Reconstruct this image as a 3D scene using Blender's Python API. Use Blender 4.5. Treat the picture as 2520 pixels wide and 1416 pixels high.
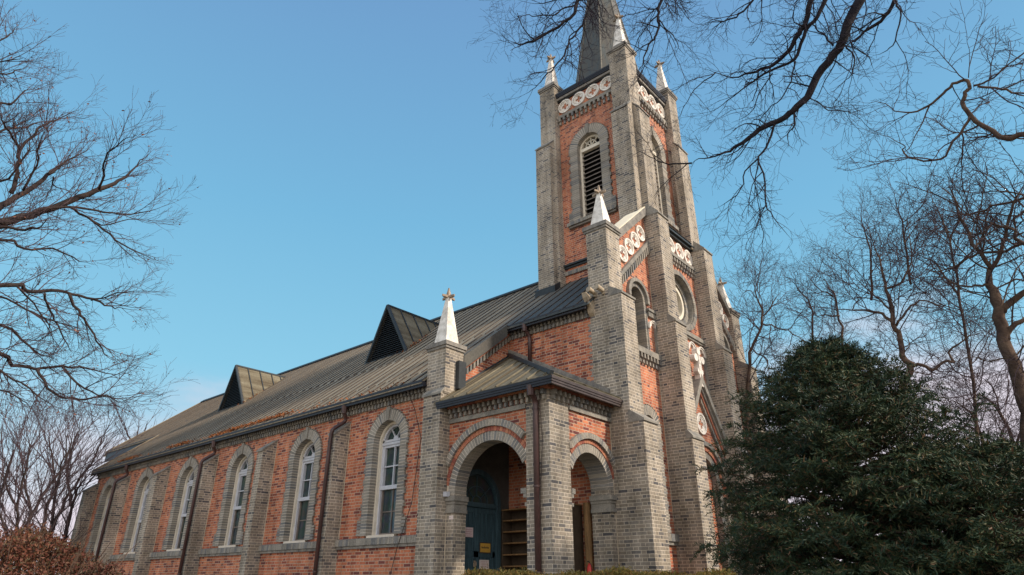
import bpy, bmesh, math, random
from mathutils import Vector, Matrix
for o in list(bpy.data.objects): bpy.data.objects.remove(o, do_unlink=True)
scene = bpy.context.scene
C = bpy.context.collection
PI = math.pi
rnd = random.Random(7)

# ------------------------------------------------------------ camera
YAW, PITCH, ROLL, FPX = 2.279868, 0.428921, -0.001263, 1585.68
CAM = Vector((12.492, -9.96, 1.6))
cy_, sy_, cp_, sp_ = math.cos(YAW), math.sin(YAW), math.cos(PITCH), math.sin(PITCH)
FW = Vector((cy_*cp_, sy_*cp_, sp_)); R0 = Vector((sy_, -cy_, 0)); U0 = R0.cross(FW)
RT = R0*math.cos(ROLL) + U0*math.sin(ROLL); UP = -R0*math.sin(ROLL) + U0*math.cos(ROLL)
cd = bpy.data.cameras.new('camera'); cam = bpy.data.objects.new('camera', cd); C.objects.link(cam)
cd.sensor_width = 36; cd.lens = FPX/2520*36; cd.clip_start = .1; cd.clip_end = 3000
M = Matrix((( RT.x, UP.x, -FW.x), (RT.y, UP.y, -FW.y), (RT.z, UP.z, -FW.z)))
cam.matrix_world = Matrix.Translation(CAM) @ M.to_4x4()
scene.camera = cam

def ray(u, v):                       # direction of a photo pixel (2520 x 1416), unit forward depth
    return FW + RT*((u-1260)/FPX) + UP*((708-v)/FPX)
def at(u, v, dist):                  # point at a given distance from where the photographer stood
    d = ray(u, v); return CAM + d.normalized()*dist

# ------------------------------------------------------------ light
SUN_AZ, SUN_EL = math.radians(18), math.radians(36)      # azimuth measured from +X towards +Y
w = bpy.data.worlds.new('World'); scene.world = w; w.use_nodes = True
nt = w.node_tree; nd = nt.nodes; lk = nt.links
bg = nd['Background']
sky = nd.new('ShaderNodeTexSky'); sky.sky_type = 'NISHITA'; sky.sun_disc = False
sky.sun_elevation = SUN_EL; sky.sun_rotation = PI/2 - SUN_AZ
sky.air_density = 1.0; sky.dust_density = 1.2; sky.ozone_density = 1.0
hs = nd.new('ShaderNodeHueSaturation'); hs.inputs['Saturation'].default_value = .92
lk.new(sky.outputs[0], hs.inputs['Color'])
tc = nd.new('ShaderNodeTexCoord'); sep = nd.new('ShaderNodeSeparateXYZ'); lk.new(tc.outputs['Generated'], sep.inputs[0])
el = nd.new('ShaderNodeValToRGB'); ce = el.color_ramp.elements
ce[0].position = 0; ce[0].color = (.66, .66, .74, 1); ce[1].position = 1; ce[1].color = (.11, .26, .52, 1)
for p_, c_ in ((.10, (.47, .65, .76)), (.28, (.245, .585, .78)), (.50, (.178, .475, .72)), (.75, (.156, .345, .61))):
    q_ = ce.new(p_); q_.color = (*c_, 1)
lk.new(sep.outputs['Z'], el.inputs[0])
gm = nd.new('ShaderNodeVectorMath'); gm.operation = 'SCALE'; gm.inputs['Scale'].default_value = 9.5; lk.new(el.outputs[0], gm.inputs[0])
air = nd.new('ShaderNodeMix'); air.data_type = 'RGBA'; air.inputs[0].default_value = .85; lk.new(hs.outputs[0], air.inputs[6]); lk.new(gm.outputs[0], air.inputs[7])
# bright sky glow behind the camera, added to lift the shaded walls
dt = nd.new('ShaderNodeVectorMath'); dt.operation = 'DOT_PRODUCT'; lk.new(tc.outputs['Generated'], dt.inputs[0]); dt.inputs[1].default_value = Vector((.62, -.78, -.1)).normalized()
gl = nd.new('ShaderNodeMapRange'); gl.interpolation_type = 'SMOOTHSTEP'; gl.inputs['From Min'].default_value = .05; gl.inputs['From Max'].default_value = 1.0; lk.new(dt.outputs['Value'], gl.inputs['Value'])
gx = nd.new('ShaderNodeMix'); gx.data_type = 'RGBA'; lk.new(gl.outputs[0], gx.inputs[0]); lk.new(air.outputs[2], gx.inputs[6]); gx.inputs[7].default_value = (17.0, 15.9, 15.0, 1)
mp = nd.new('ShaderNodeMapping'); mp.inputs['Scale'].default_value = (1, 1, 2.6); lk.new(tc.outputs['Generated'], mp.inputs[0])  # thin cloud bank low above the horizon
nz = nd.new('ShaderNodeTexNoise'); nz.inputs['Scale'].default_value = 3.2; nz.inputs['Detail'].default_value = 6; nz.inputs['Roughness'].default_value = .55
lk.new(mp.outputs[0], nz.inputs['Vector'])
hr = nd.new('ShaderNodeMapRange'); hr.inputs['From Min'].default_value = .04; hr.inputs['From Max'].default_value = .40
hr.inputs['To Min'].default_value = .50; hr.inputs['To Max'].default_value = -.40; lk.new(sep.outputs['Z'], hr.inputs['Value'])
a0 = nd.new('ShaderNodeMath'); a0.operation = 'MULTIPLY_ADD'; lk.new(sep.outputs['Y'], a0.inputs[0]); a0.inputs[1].default_value = .34; lk.new(hr.outputs[0], a0.inputs[2])
ad = nd.new('ShaderNodeMath'); ad.operation = 'ADD'; lk.new(nz.outputs['Fac'], ad.inputs[0]); lk.new(a0.outputs[0], ad.inputs[1])
cr = nd.new('ShaderNodeMapRange'); cr.interpolation_type = 'SMOOTHSTEP'; cr.inputs['From Min'].default_value = .62; cr.inputs['From Max'].default_value = 1.0
cr.inputs['To Max'].default_value = .85
lk.new(ad.outputs[0], cr.inputs['Value'])
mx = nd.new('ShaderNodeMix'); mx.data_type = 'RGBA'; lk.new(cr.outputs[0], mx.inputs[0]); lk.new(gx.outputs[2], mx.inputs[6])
mx.inputs[7].default_value = (7.2, 6.3, 6.9, 1)
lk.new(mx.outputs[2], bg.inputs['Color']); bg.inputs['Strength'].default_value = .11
sd = bpy.data.lights.new('sun', 'SUN'); sun = bpy.data.objects.new('sun', sd); C.objects.link(sun)
sd.energy = 4.8; sd.angle = math.radians(4); sd.color = (1, .86, .70)
sv = Vector((math.cos(SUN_EL)*math.cos(SUN_AZ), math.cos(SUN_EL)*math.sin(SUN_AZ), math.sin(SUN_EL)))
sun.rotation_euler = sv.to_track_quat('Z', 'Y').to_euler(); sun.location = (40, 10, 30)
scene.view_settings.view_transform = 'Standard'; scene.view_settings.look = 'None'
scene.view_settings.exposure = 0.10; scene.view_settings.gamma = 1
scene.render.engine = 'CYCLES'
scene.cycles.max_bounces = 6

# ------------------------------------------------------------ materials
def mat(name):
    m = bpy.data.materials.new(name); m.use_nodes = True
    return m, m.node_tree, m.node_tree.nodes['Principled BSDF']
def N(t, ty, **kw):
    n = t.nodes.new(ty)
    for k, v in kw.items(): setattr(n, k, v)
    return n
def math_(t, op, a, b=None, c=None):
    n = N(t, 'ShaderNodeMath', operation=op)
    for i, v in enumerate((a, b, c)):
        if v is None: continue
        if isinstance(v, (int, float)): n.inputs[i].default_value = v
        else: t.links.new(v, n.inputs[i])
    return n.outputs[0]
def noise(t, scale, detail=4, rough=.55, vec=None, dim='3D'):
    n = N(t, 'ShaderNodeTexNoise'); n.inputs['Scale'].default_value = scale; n.inputs['Detail'].default_value = detail
    n.inputs['Roughness'].default_value = rough
    if vec is None:
        g = N(t, 'ShaderNodeNewGeometry'); vec = g.outputs['Position']
    t.links.new(vec, n.inputs['Vector']); return n.outputs['Fac']
def ramp(t, fac, stops, interp='LINEAR'):
    n = N(t, 'ShaderNodeValToRGB'); e = n.color_ramp.elements; n.color_ramp.interpolation = interp
    while len(e) > 1: e.remove(e[-1])
    e[0].position = stops[0][0]; e[0].color = (*stops[0][1], 1)
    for p, c in stops[1:]:
        x = e.new(p); x.color = (*c, 1)
    t.links.new(fac, n.inputs[0]); return n.outputs[0]
def mixc(t, fac, a, b, blend='MIX'):
    n = N(t, 'ShaderNodeMix', data_type='RGBA', blend_type=blend)
    for i, v in ((0, fac), (6, a), (7, b)):
        if isinstance(v, (int, float)): n.inputs[i].default_value = v
        elif isinstance(v, tuple): n.inputs[i].default_value = (*v, 1)
        else: t.links.new(v, n.inputs[i])
    return n.outputs[2]
def bump(t, bsdf, h, dist=.01, strength=.6):
    b = N(t, 'ShaderNodeBump'); b.inputs['Distance'].default_value = dist; b.inputs['Strength'].default_value = strength
    t.links.new(h, b.inputs['Height']); t.links.new(b.outputs[0], bsdf.inputs['Normal'])

def brick(name, stops, mortar, L=.232, Hd=.113, h=.0705, mt=.0085, stain=(.66, 1.14), red=False):
    m, t, b = mat(name)
    g = N(t, 'ShaderNodeNewGeometry'); sp = N(t, 'ShaderNodeSeparateXYZ'); sn = N(t, 'ShaderNodeSeparateXYZ')
    t.links.new(g.outputs['Position'], sp.inputs[0]); t.links.new(g.outputs['True Normal'], sn.inputs[0])
    ax = math_(t, 'GREATER_THAN', math_(t, 'ABSOLUTE', sn.outputs[0]), math_(t, 'ABSOLUTE', sn.outputs[1]))
    # u = y on faces looking along x, else x
    u = math_(t, 'ADD', math_(t, 'MULTIPLY', sp.outputs[1], ax), math_(t, 'MULTIPLY', sp.outputs[0], math_(t, 'SUBTRACT', 1, ax)))
    wob = noise(t, 2.3, 2); u = math_(t, 'ADD', u, math_(t, 'MULTIPLY', wob, .05))
    z = math_(t, 'ADD', sp.outputs[2], math_(t, 'MULTIPLY', noise(t, 3.1, 2), .012))
    P = L+Hd
    zr = math_(t, 'DIVIDE', z, h); row = math_(t, 'FLOOR', zr); fz = math_(t, 'MULTIPLY', math_(t, 'FRACT', zr), h)
    wr = N(t, 'ShaderNodeTexWhiteNoise', noise_dimensions='1D'); t.links.new(row, wr.inputs['W'])
    uo = math_(t, 'ADD', u, math_(t, 'ADD', math_(t, 'MULTIPLY', row, P/2+.003), math_(t, 'MULTIPLY', wr.outputs['Value'], .035)))
    uo = math_(t, 'ADD', uo, 200.0)
    q = math_(t, 'DIVIDE', uo, P); cell = math_(t, 'FLOOR', q); tt = math_(t, 'MULTIPLY', math_(t, 'FRACT', q), P)
    isH = math_(t, 'GREATER_THAN', tt, L)
    ls = math_(t, 'SUBTRACT', tt, math_(t, 'MULTIPLY', isH, L))
    ln = math_(t, 'ADD', L, math_(t, 'MULTIPLY', isH, Hd-L))
    e1 = math_(t, 'MINIMUM', ls, math_(t, 'SUBTRACT', ln, ls)); e2 = math_(t, 'MINIMUM', fz, math_(t, 'SUBTRACT', h, fz))
    e = math_(t, 'MINIMUM', e1, e2)
    rough_e = math_(t, 'ADD', e, math_(t, 'MULTIPLY', math_(t, 'SUBTRACT', noise(t, 60, 2), .5), .006))
    mask = N(t, 'ShaderNodeMapRange', interpolation_type='SMOOTHSTEP'); t.links.new(rough_e, mask.inputs['Value'])
    mask.inputs['From Min'].default_value = mt*.35; mask.inputs['From Max'].default_value = mt*.8
    mk = mask.outputs[0]
    cv = N(t, 'ShaderNodeCombineXYZ'); t.links.new(cell, cv.inputs[0]); t.links.new(row, cv.inputs[1]); t.links.new(math_(t, 'ADD', isH, math_(t, 'MULTIPLY', ax, 5)), cv.inputs[2])
    wn = N(t, 'ShaderNodeTexWhiteNoise'); t.links.new(cv.outputs[0], wn.inputs['Vector'])
    col = ramp(t, wn.outputs['Value'], stops)
    grain = ramp(t, noise(t, 45, 4, .7), [(.3, (.80,)*3), (.7, (1.12,)*3)])
    col = mixc(t, 1.0, col, grain, 'MULTIPLY')
    mo = mixc(t, noise(t, 5, 4), mortar, tuple(c*.62 for c in mortar))
    col = mixc(t, mk, mo, col)
    big = ramp(t, noise(t, .9, 6, .6), [(.32, (stain[0],)*3), (.62, (stain[1],)*3)])
    col = mixc(t, 1.0, col, big, 'MULTIPLY')
    # vertical weather streaks
    st = N(t, 'ShaderNodeMapping'); st.inputs['Scale'].default_value = (3, 3, .35); t.links.new(g.outputs['Position'], st.inputs[0])
    sk = ramp(t, noise(t, 1.6, 5, .6, st.outputs[0]), [(.34, (.66, .64, .60)), (.58, (1.06, 1.05, 1.02))])
    col = mixc(t, .8, col, sk, 'MULTIPLY')
    t.links.new(col, b.inputs['Base Color']); b.inputs['Roughness'].default_value = .88
    b.inputs['Specular IOR Level'].default_value = .25
    hh = math_(t, 'ADD', mk, math_(t, 'MULTIPLY', noise(t, 80, 3), .25))
    bump(t, b, hh, .006, .8)
    return m
GREY = [(0, (.19, .175, .145)), (.25, (.27, .245, .20)), (.5, (.235, .225, .20)), (.78, (.30, .27, .22)), (.84, (.17, .165, .155)), (.93, (.12, .12, .122)), (1, (.078, .082, .090))]
RED = [(0, (.42, .175, .105)), (.3, (.34, .125, .080)), (.55, (.46, .21, .125)), (.72, (.30, .105, .070)), (.82, (.20, .070, .055)), (.90, (.155, .058, .055)), (1, (.12, .05, .055))]
GREY = [(p, tuple(x*k for x, k in zip(c, (1.14, 1.09, 1.10)))) for p, c in GREY]; RED = [(p, (c[0]*1.24, c[1]*1.05, c[2]*.95)) for p, c in RED]
MG = brick('grey_brick', GREY, (.66, .585, .49), mt=.0125)
MR = brick('red_brick', RED, (.58, .43, .33), stain=(.80, 1.1), mt=.0125)

def island(name, stops, base_rough=.85, grain=.3):
    m, t, b = mat(name); g = N(t, 'ShaderNodeNewGeometry')
    col = ramp(t, g.outputs['Random Per Island'], stops)
    gr = ramp(t, noise(t, 30, 4, .7), [(.3, (1-grain,)*3), (.7, (1.12,)*3)])
    col = mixc(t, 1, col, gr, 'MULTIPLY')
    big = ramp(t, noise(t, 1.2, 5), [(.32, (.7,)*3), (.65, (1.1,)*3)]); col = mixc(t, 1, col, big, 'MULTIPLY')
    t.links.new(col, b.inputs['Base Color']); b.inputs['Roughness'].default_value = base_rough; b.inputs['Specular IOR Level'].default_value = .25
    bump(t, b, noise(t, 70, 3), .004, .6); return m
MGI = island('grey_voussoir', [(0, (.23, .215, .19)), (.5, (.34, .31, .265)), (.8, (.27, .26, .245)), (1, (.16, .165, .17))])
MRI = island('red_voussoir', [(0, (.50, .22, .13)), (.5, (.42, .16, .10)), (1, (.28, .09, .07))])
def flat(name, col, rough=.8, var=.2, scale=3, bscale=40, bdist=.003, metal=0, col2=None, spec=.3, streak=False):
    m, t, b = mat(name)
    vec = None
    if streak:
        g = N(t, 'ShaderNodeNewGeometry'); s = N(t, 'ShaderNodeMapping'); s.inputs['Scale'].default_value = (4, 4, .5); t.links.new(g.outputs['Position'], s.inputs[0]); vec = s.outputs[0]
    c2 = col2 or tuple(c*(1-var*1.6) for c in col)
    c = ramp(t, noise(t, scale, 6, .62, vec), [(.34, c2), (.62, col)])
    c = mixc(t, 1, c, ramp(t, noise(t, scale*9, 4, .6), [(.3, (1-var,)*3), (.7, (1+var*.5,)*3)]), 'MULTIPLY')
    t.links.new(c, b.inputs['Base Color']); b.inputs['Roughness'].default_value = rough; b.inputs['Metallic'].default_value = metal
    b.inputs['Specular IOR Level'].default_value = spec
    bump(t, b, noise(t, bscale, 3), bdist, .5); return m
MMORT = flat('mortar', (.64, .57, .48), .95, .08)
MPAINT = flat('pale_joint', (.62, .53, .41), .9)
MCOP = flat('weathered_coping', (.29, .27, .235), .9, .3, 4, col2=(.16, .155, .145))
MCAP = flat('cap_brick', (.28, .26, .23), .9, .3, 5, col2=(.14, .135, .13))
MSLAB = flat('coping_plaster', (.86, .77, .60), .9, .08, 2)
MSTONE = flat('white_stone', (.84, .80, .74), .75, .16, 6, col2=(.52, .48, .43))
MAGED = flat('aged_cream', (.46, .38, .28), .8, .2, 6)
MTIP = flat('aged_finial', (.42, .33, .25), .85, .3, 8)
MGUT = flat('gutter_metal', (.016, .018, .030), .45, .2, 4, spec=.5)
MGUTB = flat('brown_gutter', (.085, .065, .062), .45, .2, 4, spec=.5)
MPIPE = flat('brown_pipe', (.075, .036, .034), .42, .25, 3, spec=.5)
MWHITE = flat('window_white', (.52, .54, .60), .55, .08, 5)
MCREAM = flat('cream_casing', (.72, .66, .55), .7, .10, 4)
MDKMET = flat('dark_trim', (.035, .042, .048), .5, .2, 4)
MLOUV = flat('louvre_slat', (.20, .17, .15), .8, .2, 6)
MBLACK = flat('dark_void', (.012, .012, .013), .9, .1)
MWOOD = flat('post_wood', (.26, .15, .065), .75, .3, 6, streak=True)
MSHELF = flat('shelf_wood', (.085, .062, .042), .75, .2, 6)
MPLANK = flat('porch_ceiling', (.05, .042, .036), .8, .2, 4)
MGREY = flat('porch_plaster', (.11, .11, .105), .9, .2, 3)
MDOOR = flat('blue_door', (.055, .105, .135), .6, .25, 5, streak=True)
MPAPER = flat('paper', (.68, .60, .58), .8, .05)
MPINK = flat('pink_paper', (.66, .53, .55), .8, .05)
MYEL = flat('yellow_plate', (.58, .34, .06), .6, .12, 4)
MINK = flat('ink', (.06, .045, .04), .8, .05)
MREDINK = flat('red_ink', (.35, .08, .08), .8, .05)
MREDP = flat('red_enamel', (.62, .03, .02), .35, .1, 3, spec=.5)
MSOIL = flat('ground_soil', (.30, .25, .17), .95, .3, 1.2, bscale=12, bdist=.03)

def roofmat(name, new=True):
    m, t, b = mat(name); g = N(t, 'ShaderNodeNewGeometry')
    s = N(t, 'ShaderNodeMapping'); s.inputs['Scale'].default_value = (5.0, .22, .22); t.links.new(g.outputs['Position'], s.inputs[0])
    c = ramp(t, noise(t, 1.5, 6, .6, s.outputs[0]), [(.3, (.115, .082, .052)), (.46, (.215, .175, .12)), (.66, (.33, .285, .21))])
    sx = N(t, 'ShaderNodeSeparateXYZ'); t.links.new(g.outputs['Position'], sx.inputs[0])
    # the front stretch was re-laid in newer slate-grey sheet
    newer = N(t, 'ShaderNodeMapRange', interpolation_type='SMOOTHSTEP'); newer.inputs['From Min'].default_value = 1.3; newer.inputs['From Max'].default_value = 4.2
    t.links.new(math_(t, 'ADD', sx.outputs[0], math_(t, 'MULTIPLY', noise(t, .8, 3), 2.0)), newer.inputs['Value'])
    if new: c = mixc(t, newer.outputs[0], c, (.060, .072, .078))
    spk = ramp(t, noise(t, 14, 5, .7), [(.35, (.78,)*3), (.65, (1.12,)*3)]); c = mixc(t, 1, c, spk, 'MULTIPLY')
    if not new: c = mixc(t, 1, c, (.62, .64, .62), 'MULTIPLY')
    t.links.new(c, b.inputs['Base Color']); b.inputs['Roughness'].default_value = .72; b.inputs['Metallic'].default_value = 0
    b.inputs['Specular IOR Level'].default_value = .2
    bump(t, b, noise(t, 3, 3), .02, .25); return m
MROOF = roofmat('roof_metal'); MROOFP = roofmat('porch_roof_metal', False)
MSEAM = flat('roof_seam', (.075, .052, .036), .6, .3, 5)
def spiremat():
    m, t, b = mat('spire_lead'); g = N(t, 'ShaderNodeNewGeometry')
    s = N(t, 'ShaderNodeMapping'); s.inputs['Scale'].default_value = (3, 3, .5); t.links.new(g.outputs['Position'], s.inputs[0])
    c = ramp(t, noise(t, 1.5, 6, .65, s.outputs[0]), [(.3, (.028, .029, .030)), (.48, (.070, .064, .050)), (.62, (.045, .058, .060)), (.75, (.12, .11, .085))])
    t.links.new(c, b.inputs['Base Color']); b.inputs['Roughness'].default_value = .6
    bump(t, b, noise(t, 5, 3), .02, .4); return m
MSPIRE = spiremat()
def glassmat():
    m, t, b = mat('window_glass')
    g = N(t, 'ShaderNodeNewGeometry')
    v = N(t, 'ShaderNodeTexVoronoi'); v.inputs['Scale'].default_value = 7; t.links.new(g.outputs['Position'], v.inputs['Vector'])
    c = mixc(t, noise(t, 3, 3), (.020, .060, .070), (.055, .060, .055)); c = mixc(t, .35, c, v.outputs['Color'], 'MULTIPLY')
    t.links.new(c, b.inputs['Base Color']); b.inputs['Roughness'].default_value = .05; b.inputs['Specular IOR Level'].default_value = .6
    bump(t, b, noise(t, 3.5, 3), .03, .5); return m
MGLASS = glassmat()
def barkmat(name, c1, c2):
    m, t, b = mat(name); g = N(t, 'ShaderNodeNewGeometry')
    c = ramp(t, noise(t, 5, 6, .65), [(.32, c1), (.66, c2)])
    t.links.new(c, b.inputs['Base Color']); b.inputs['Roughness'].default_value = .9; b.inputs['Specular IOR Level'].default_value = .15
    bump(t, b, noise(t, 22, 4), .02, .8); return m
MBARKD = barkmat('dark_bark', (.012, .012, .018), (.030, .027, .032))
MBARKB = barkmat('brown_bark', (.045, .030, .026), (.125, .085, .062))
MBARKP = barkmat('purple_twig_bark', (.024, .018, .020), (.055, .041, .036))
MTWIG = barkmat('twig_bark', (.048, .034, .042), (.080, .056, .062))
MTWIGD = barkmat('dark_twig', (.020, .016, .026), (.042, .032, .042))
def leafmat(name, stops, rough=.6, tr=0.25):
    m, t, b = mat(name); g = N(t, 'ShaderNodeNewGeometry')
    c = ramp(t, g.outputs['Random Per Island'], stops)
    c = mixc(t, 1, c, ramp(t, noise(t, 1.1, 3), [(.35, (.7, .74, .78)), (.65, (1.2, 1.12, .95))]), 'MULTIPLY')
    t.links.new(c, b.inputs['Base Color']); b.inputs['Roughness'].default_value = rough; b.inputs['Specular IOR Level'].default_value = .25
    return m
MCON = leafmat('conifer_needles', [(0, (.014, .034, .022)), (.45, (.024, .050, .026)), (.82, (.050, .064, .027)), (.95, (.11, .085, .042)), (1, (.14, .07, .045))])
MHEDGE = leafmat('hedge_leaves', [(0, (.08, .085, .02)), (.5, (.16, .13, .03)), (.8, (.22, .13, .035)), (1, (.10, .05, .02))])
MBUSH = leafmat('russet_leaves', [(0, (.095, .028, .018)), (.45, (.125, .045, .028)), (.75, (.060, .052, .028)), (1, (.17, .075, .045))])
MLEAF = leafmat('dry_leaves', [(0, (.20, .065, .02)), (.5, (.32, .12, .04)), (1, (.14, .05, .025))])
MDRY = leafmat('dry_tree_leaves', [(0, (.16, .06, .035)), (1, (.28, .12, .06))])

# ------------------------------------------------------------ mesh helpers
YC = 6.424
def S(y0): return lambda u, d, w: (u, y0+d, w)            # wall looking to -Y
def E(x0): return lambda u, d, w: (x0-d, u, w)            # wall looking to +X
def W(x0): return lambda u, d, w: (x0+d, u, w)
def Mi(f): return lambda u, d, w: (lambda p: (p[0], 2*YC-p[1], p[2]))(f(u, d, w))
ID = lambda x, y, z: (x, y, z)
MID = lambda x, y, z: (x, 2*YC-y, z)
class MB:
    def __init__(s): s.v = []; s.f = []
    def add(s, vs, fs):
        o = len(s.v); s.v += [tuple(v) for v in vs]; s.f += [tuple(i+o for i in f) for f in fs]
    def box(s, f, u0, u1, d0, d1, w0, w1):
        vs = [f(u, d, w) for u in (u0, u1) for d in (d0, d1) for w in (w0, w1)]
        s.add(vs, [(0, 1, 3, 2), (4, 6, 7, 5), (0, 4, 5, 1), (2, 3, 7, 6), (0, 2, 6, 4), (1, 5, 7, 3)])
    def prism(s, f, pts, d0, d1):                         # polygon (u,w) extruded in depth
        n = len(pts); vs = [f(u, d0, w) for u, w in pts]+[f(u, d1, w) for u, w in pts]
        s.add(vs, [tuple(range(n)), tuple(range(2*n-1, n-1, -1))]+[(i, (i+1) % n, n+(i+1) % n, n+i) for i in range(n)])
    def hexa(s, a, b):                                    # two quads a,b -> closed solid
        s.add(list(a)+list(b), [(0, 1, 2, 3), (7, 6, 5, 4)]+[(i, (i+1) % 4, 4+(i+1) % 4, 4+i) for i in range(4)])
    def arch_wall(s, f, ua, ub, wa, top, c, r, ws, w0, dep, n=24, d0=0):
        """wall with a round-headed opening; top = height or function of u"""
        tp = top if callable(top) else (lambda u: top)
        def pan(pts):
            s.prism(f, pts, d0, dep)
        pan([(ua, wa), (c-r, wa), (c-r, tp(c-r)), (ua, tp(ua))]); pan([(c+r, wa), (ub, wa), (ub, tp(ub)), (c+r, tp(c+r))])
        if w0 > wa: pan([(c-r, wa), (c+r, wa), (c+r, w0), (c-r, w0)])
        A = [(c-r*math.cos(PI*i/n), ws+r*math.sin(PI*i/n)) for i in range(n+1)]
        for i in range(n):
            (u1, w1), (u2, w2) = A[i], A[i+1]
            pan([(u1, w1), (u2, w2), (u2, tp(u2)), (u1, tp(u1))])
    def ring(s, f, c, ws, r0, r1, d0, d1, a0=0, a1=180, n=24, gap=.12, umin=-1e9, umax=1e9):
        a0, a1 = math.radians(a0), math.radians(a1); st = (a1-a0)/n
        for i in range(n):
            b0, b1 = a0+st*(i+gap/2), a0+st*(i+1-gap/2)
            am = (b0+b1)/2; um = c-(r0+r1)/2*math.cos(am)
            if um < umin or um > umax: continue
            pts = [(c-r0*math.cos(b0), ws+r0*math.sin(b0)), (c-r1*math.cos(b0), ws+r1*math.sin(b0)), (c-r1*math.cos(b1), ws+r1*math.sin(b1)), (c-r0*math.cos(b1), ws+r0*math.sin(b1))]
            pts = [(min(max(u, umin), umax), w) for u, w in pts]
            s.prism(f, pts, d0, d1)
    def tube(s, pts, rs, n=6, cap=True):
        pts = [Vector(p) for p in pts]; k = len(pts)
        if isinstance(rs, (int, float)): rs = [rs]*k
        o = len(s.v); prev = None
        for i, p in enumerate(pts):
            d = (pts[min(i+1, k-1)]-pts[max(i-1, 0)])
            if d.length < 1e-7: d = Vector((0, 0, 1))
            d.normalize()
            if prev is None:
                a = d.orthogonal().normalized()
            else:
                a = prev-d*prev.dot(d)
                if a.length < 1e-4: a = d.orthogonal()
                a.normalize()
            prev = a; b = d.cross(a)
            for j in range(n):
                t = 2*PI*j/n; s.v.append(tuple(p+(a*math.cos(t)+b*math.sin(t))*rs[i]))
        for i in range(k-1):
            for j in range(n):
                s.f.append((o+i*n+j, o+i*n+(j+1) % n, o+(i+1)*n+(j+1) % n, o+(i+1)*n+j))
        if cap:
            s.f.append(tuple(o+j for j in range(n))[::-1]); s.f.append(tuple(o+(k-1)*n+j for j in range(n)))
    def build(s, name, m, parent=None, smooth=False, fix=True, loc=None):
        me = bpy.data.meshes.new(name)
        if parent is not None: off = Vector(parent['_loc'])
        else: off = Vector(loc) if loc is not None else Vector((0, 0, 0))
        me.from_pydata([(x-off.x, y-off.y, z-off.z) for x, y, z in s.v], [], s.f); me.update()
        if fix:
            bm = bmesh.new(); bm.from_mesh(me); bmesh.ops.recalc_face_normals(bm, faces=bm.faces); bm.to_mesh(me); bm.free()
        if smooth:
            for p in me.polygons: p.use_smooth = True
        me.materials.append(m)
        o = bpy.data.objects.new(name, me); C.objects.link(o)
        if parent is not None: o.parent = parent
        else: o.location = off
        o['_loc'] = tuple(off); return o
def thing(name, label, cat, loc, group=None):
    o = bpy.data.objects.new(name, None); C.objects.link(o); o.location = loc; o['_loc'] = tuple(loc)
    o['label'] = label; o['category'] = cat; o.empty_display_size = .3
    if group: o['group'] = group
    return o
def tag(o, label, cat, group=None):
    o['label'] = label; o['category'] = cat
    if group: o['group'] = group
    return o
def grp(parent, name, m):            # a small empty-free way: first mesh is the part itself
    return parent

# ============================================================ the church
SL = .8013
def roof_z(y): return 5.855+SL*(min(y, 2*YC-y)+.302)
CH = thing('church', 'red and grey brick church with a pinnacled tower, metal roof and round-headed windows', 'church', (-3, YC, 0))
A_ = 2.313; XP = 1.843; XF = 4.932; XQ = 4.821; YP = .102
PIT = .128

def dentils(mb, f, u0, u1, w0, w1, proj=.09, pit=PIT, wd=.066, d0=.0):
    proj *= 1.25; wd *= .86
    n = max(1, round((u1-u0)/pit)); p = (u1-u0)/n
    for i in range(n):
        c = u0+p*(i+.5); j = rnd.uniform(-.004, .004)
        mb.box(f, c-wd/2, c+wd/2, -proj+j, d0, w0+.5*(w1-w0), w1)
        mb.box(f, c-wd/2+.003, c+wd/2-.003, -proj*.62+j, d0, w0+rnd.uniform(0, .008), w0+.5*(w1-w0)-.004)
def soldier(mb, f, u0, u1, w0, w1, proj, d0=0.0, pit=.073, top=0):
    n = max(1, round((u1-u0)/pit)); p = (u1-u0)/n
    for i in range(n):
        a, b = u0+p*i+.004, u0+p*(i+1)-.004; j = rnd.uniform(-.004, .004)
        mb.hexa([f(a, -proj+j, w0), f(b, -proj+j, w0), f(b, -proj+j, w1-top), f(a, -proj+j, w1-top)], [f(a, d0, w0), f(b, d0, w0), f(b, d0, w1), f(a, d0, w1)])
def cornice(f, u0, u1, wb, wt, par, pr=.09):
    """dentil row under a plain course and a red stretcher course"""
    m = MB(); dentils(m, f, u0, u1, wb, wt, pr); m.build('dentil_course', MGI, par)
    m = MB(); m.box(f, u0, u1, -.03, .02, wb+.02, wt-.002); m.build('frieze_board', MCAP, par)
    m = MB(); soldier(m, f, u0, u1, wt+.002, wt+.062, pr+.02, pit=.214); m.build('oversailing_course', MRI, par)
def prof(m, f, u0, u1, sh0=0, sh1=0, w0=0, dd=0):
    """stepped box gutter, front edge at d = dd-.16"""
    P = [(0, .02), (-.09, 0), (-.105, 0), (-.108, .042), (-.124, .046), (-.128, .088), (-.144, .092), (-.150, .148), (-.138, .150), (-.130, .12), (0, .12)]
    n = len(P)
    a = [f(u0-sh0*(-q[0]), dd+q[0], w0+q[1]) for q in P]; b = [f(u1+sh1*(-q[0]), dd+q[0], w0+q[1]) for q in P]
    m.add(a+b, [tuple(range(n)), tuple(range(2*n-1, n-1, -1))]+[(i, (i+1) % n, n+(i+1) % n, n+i) for i in range(n)])

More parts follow.
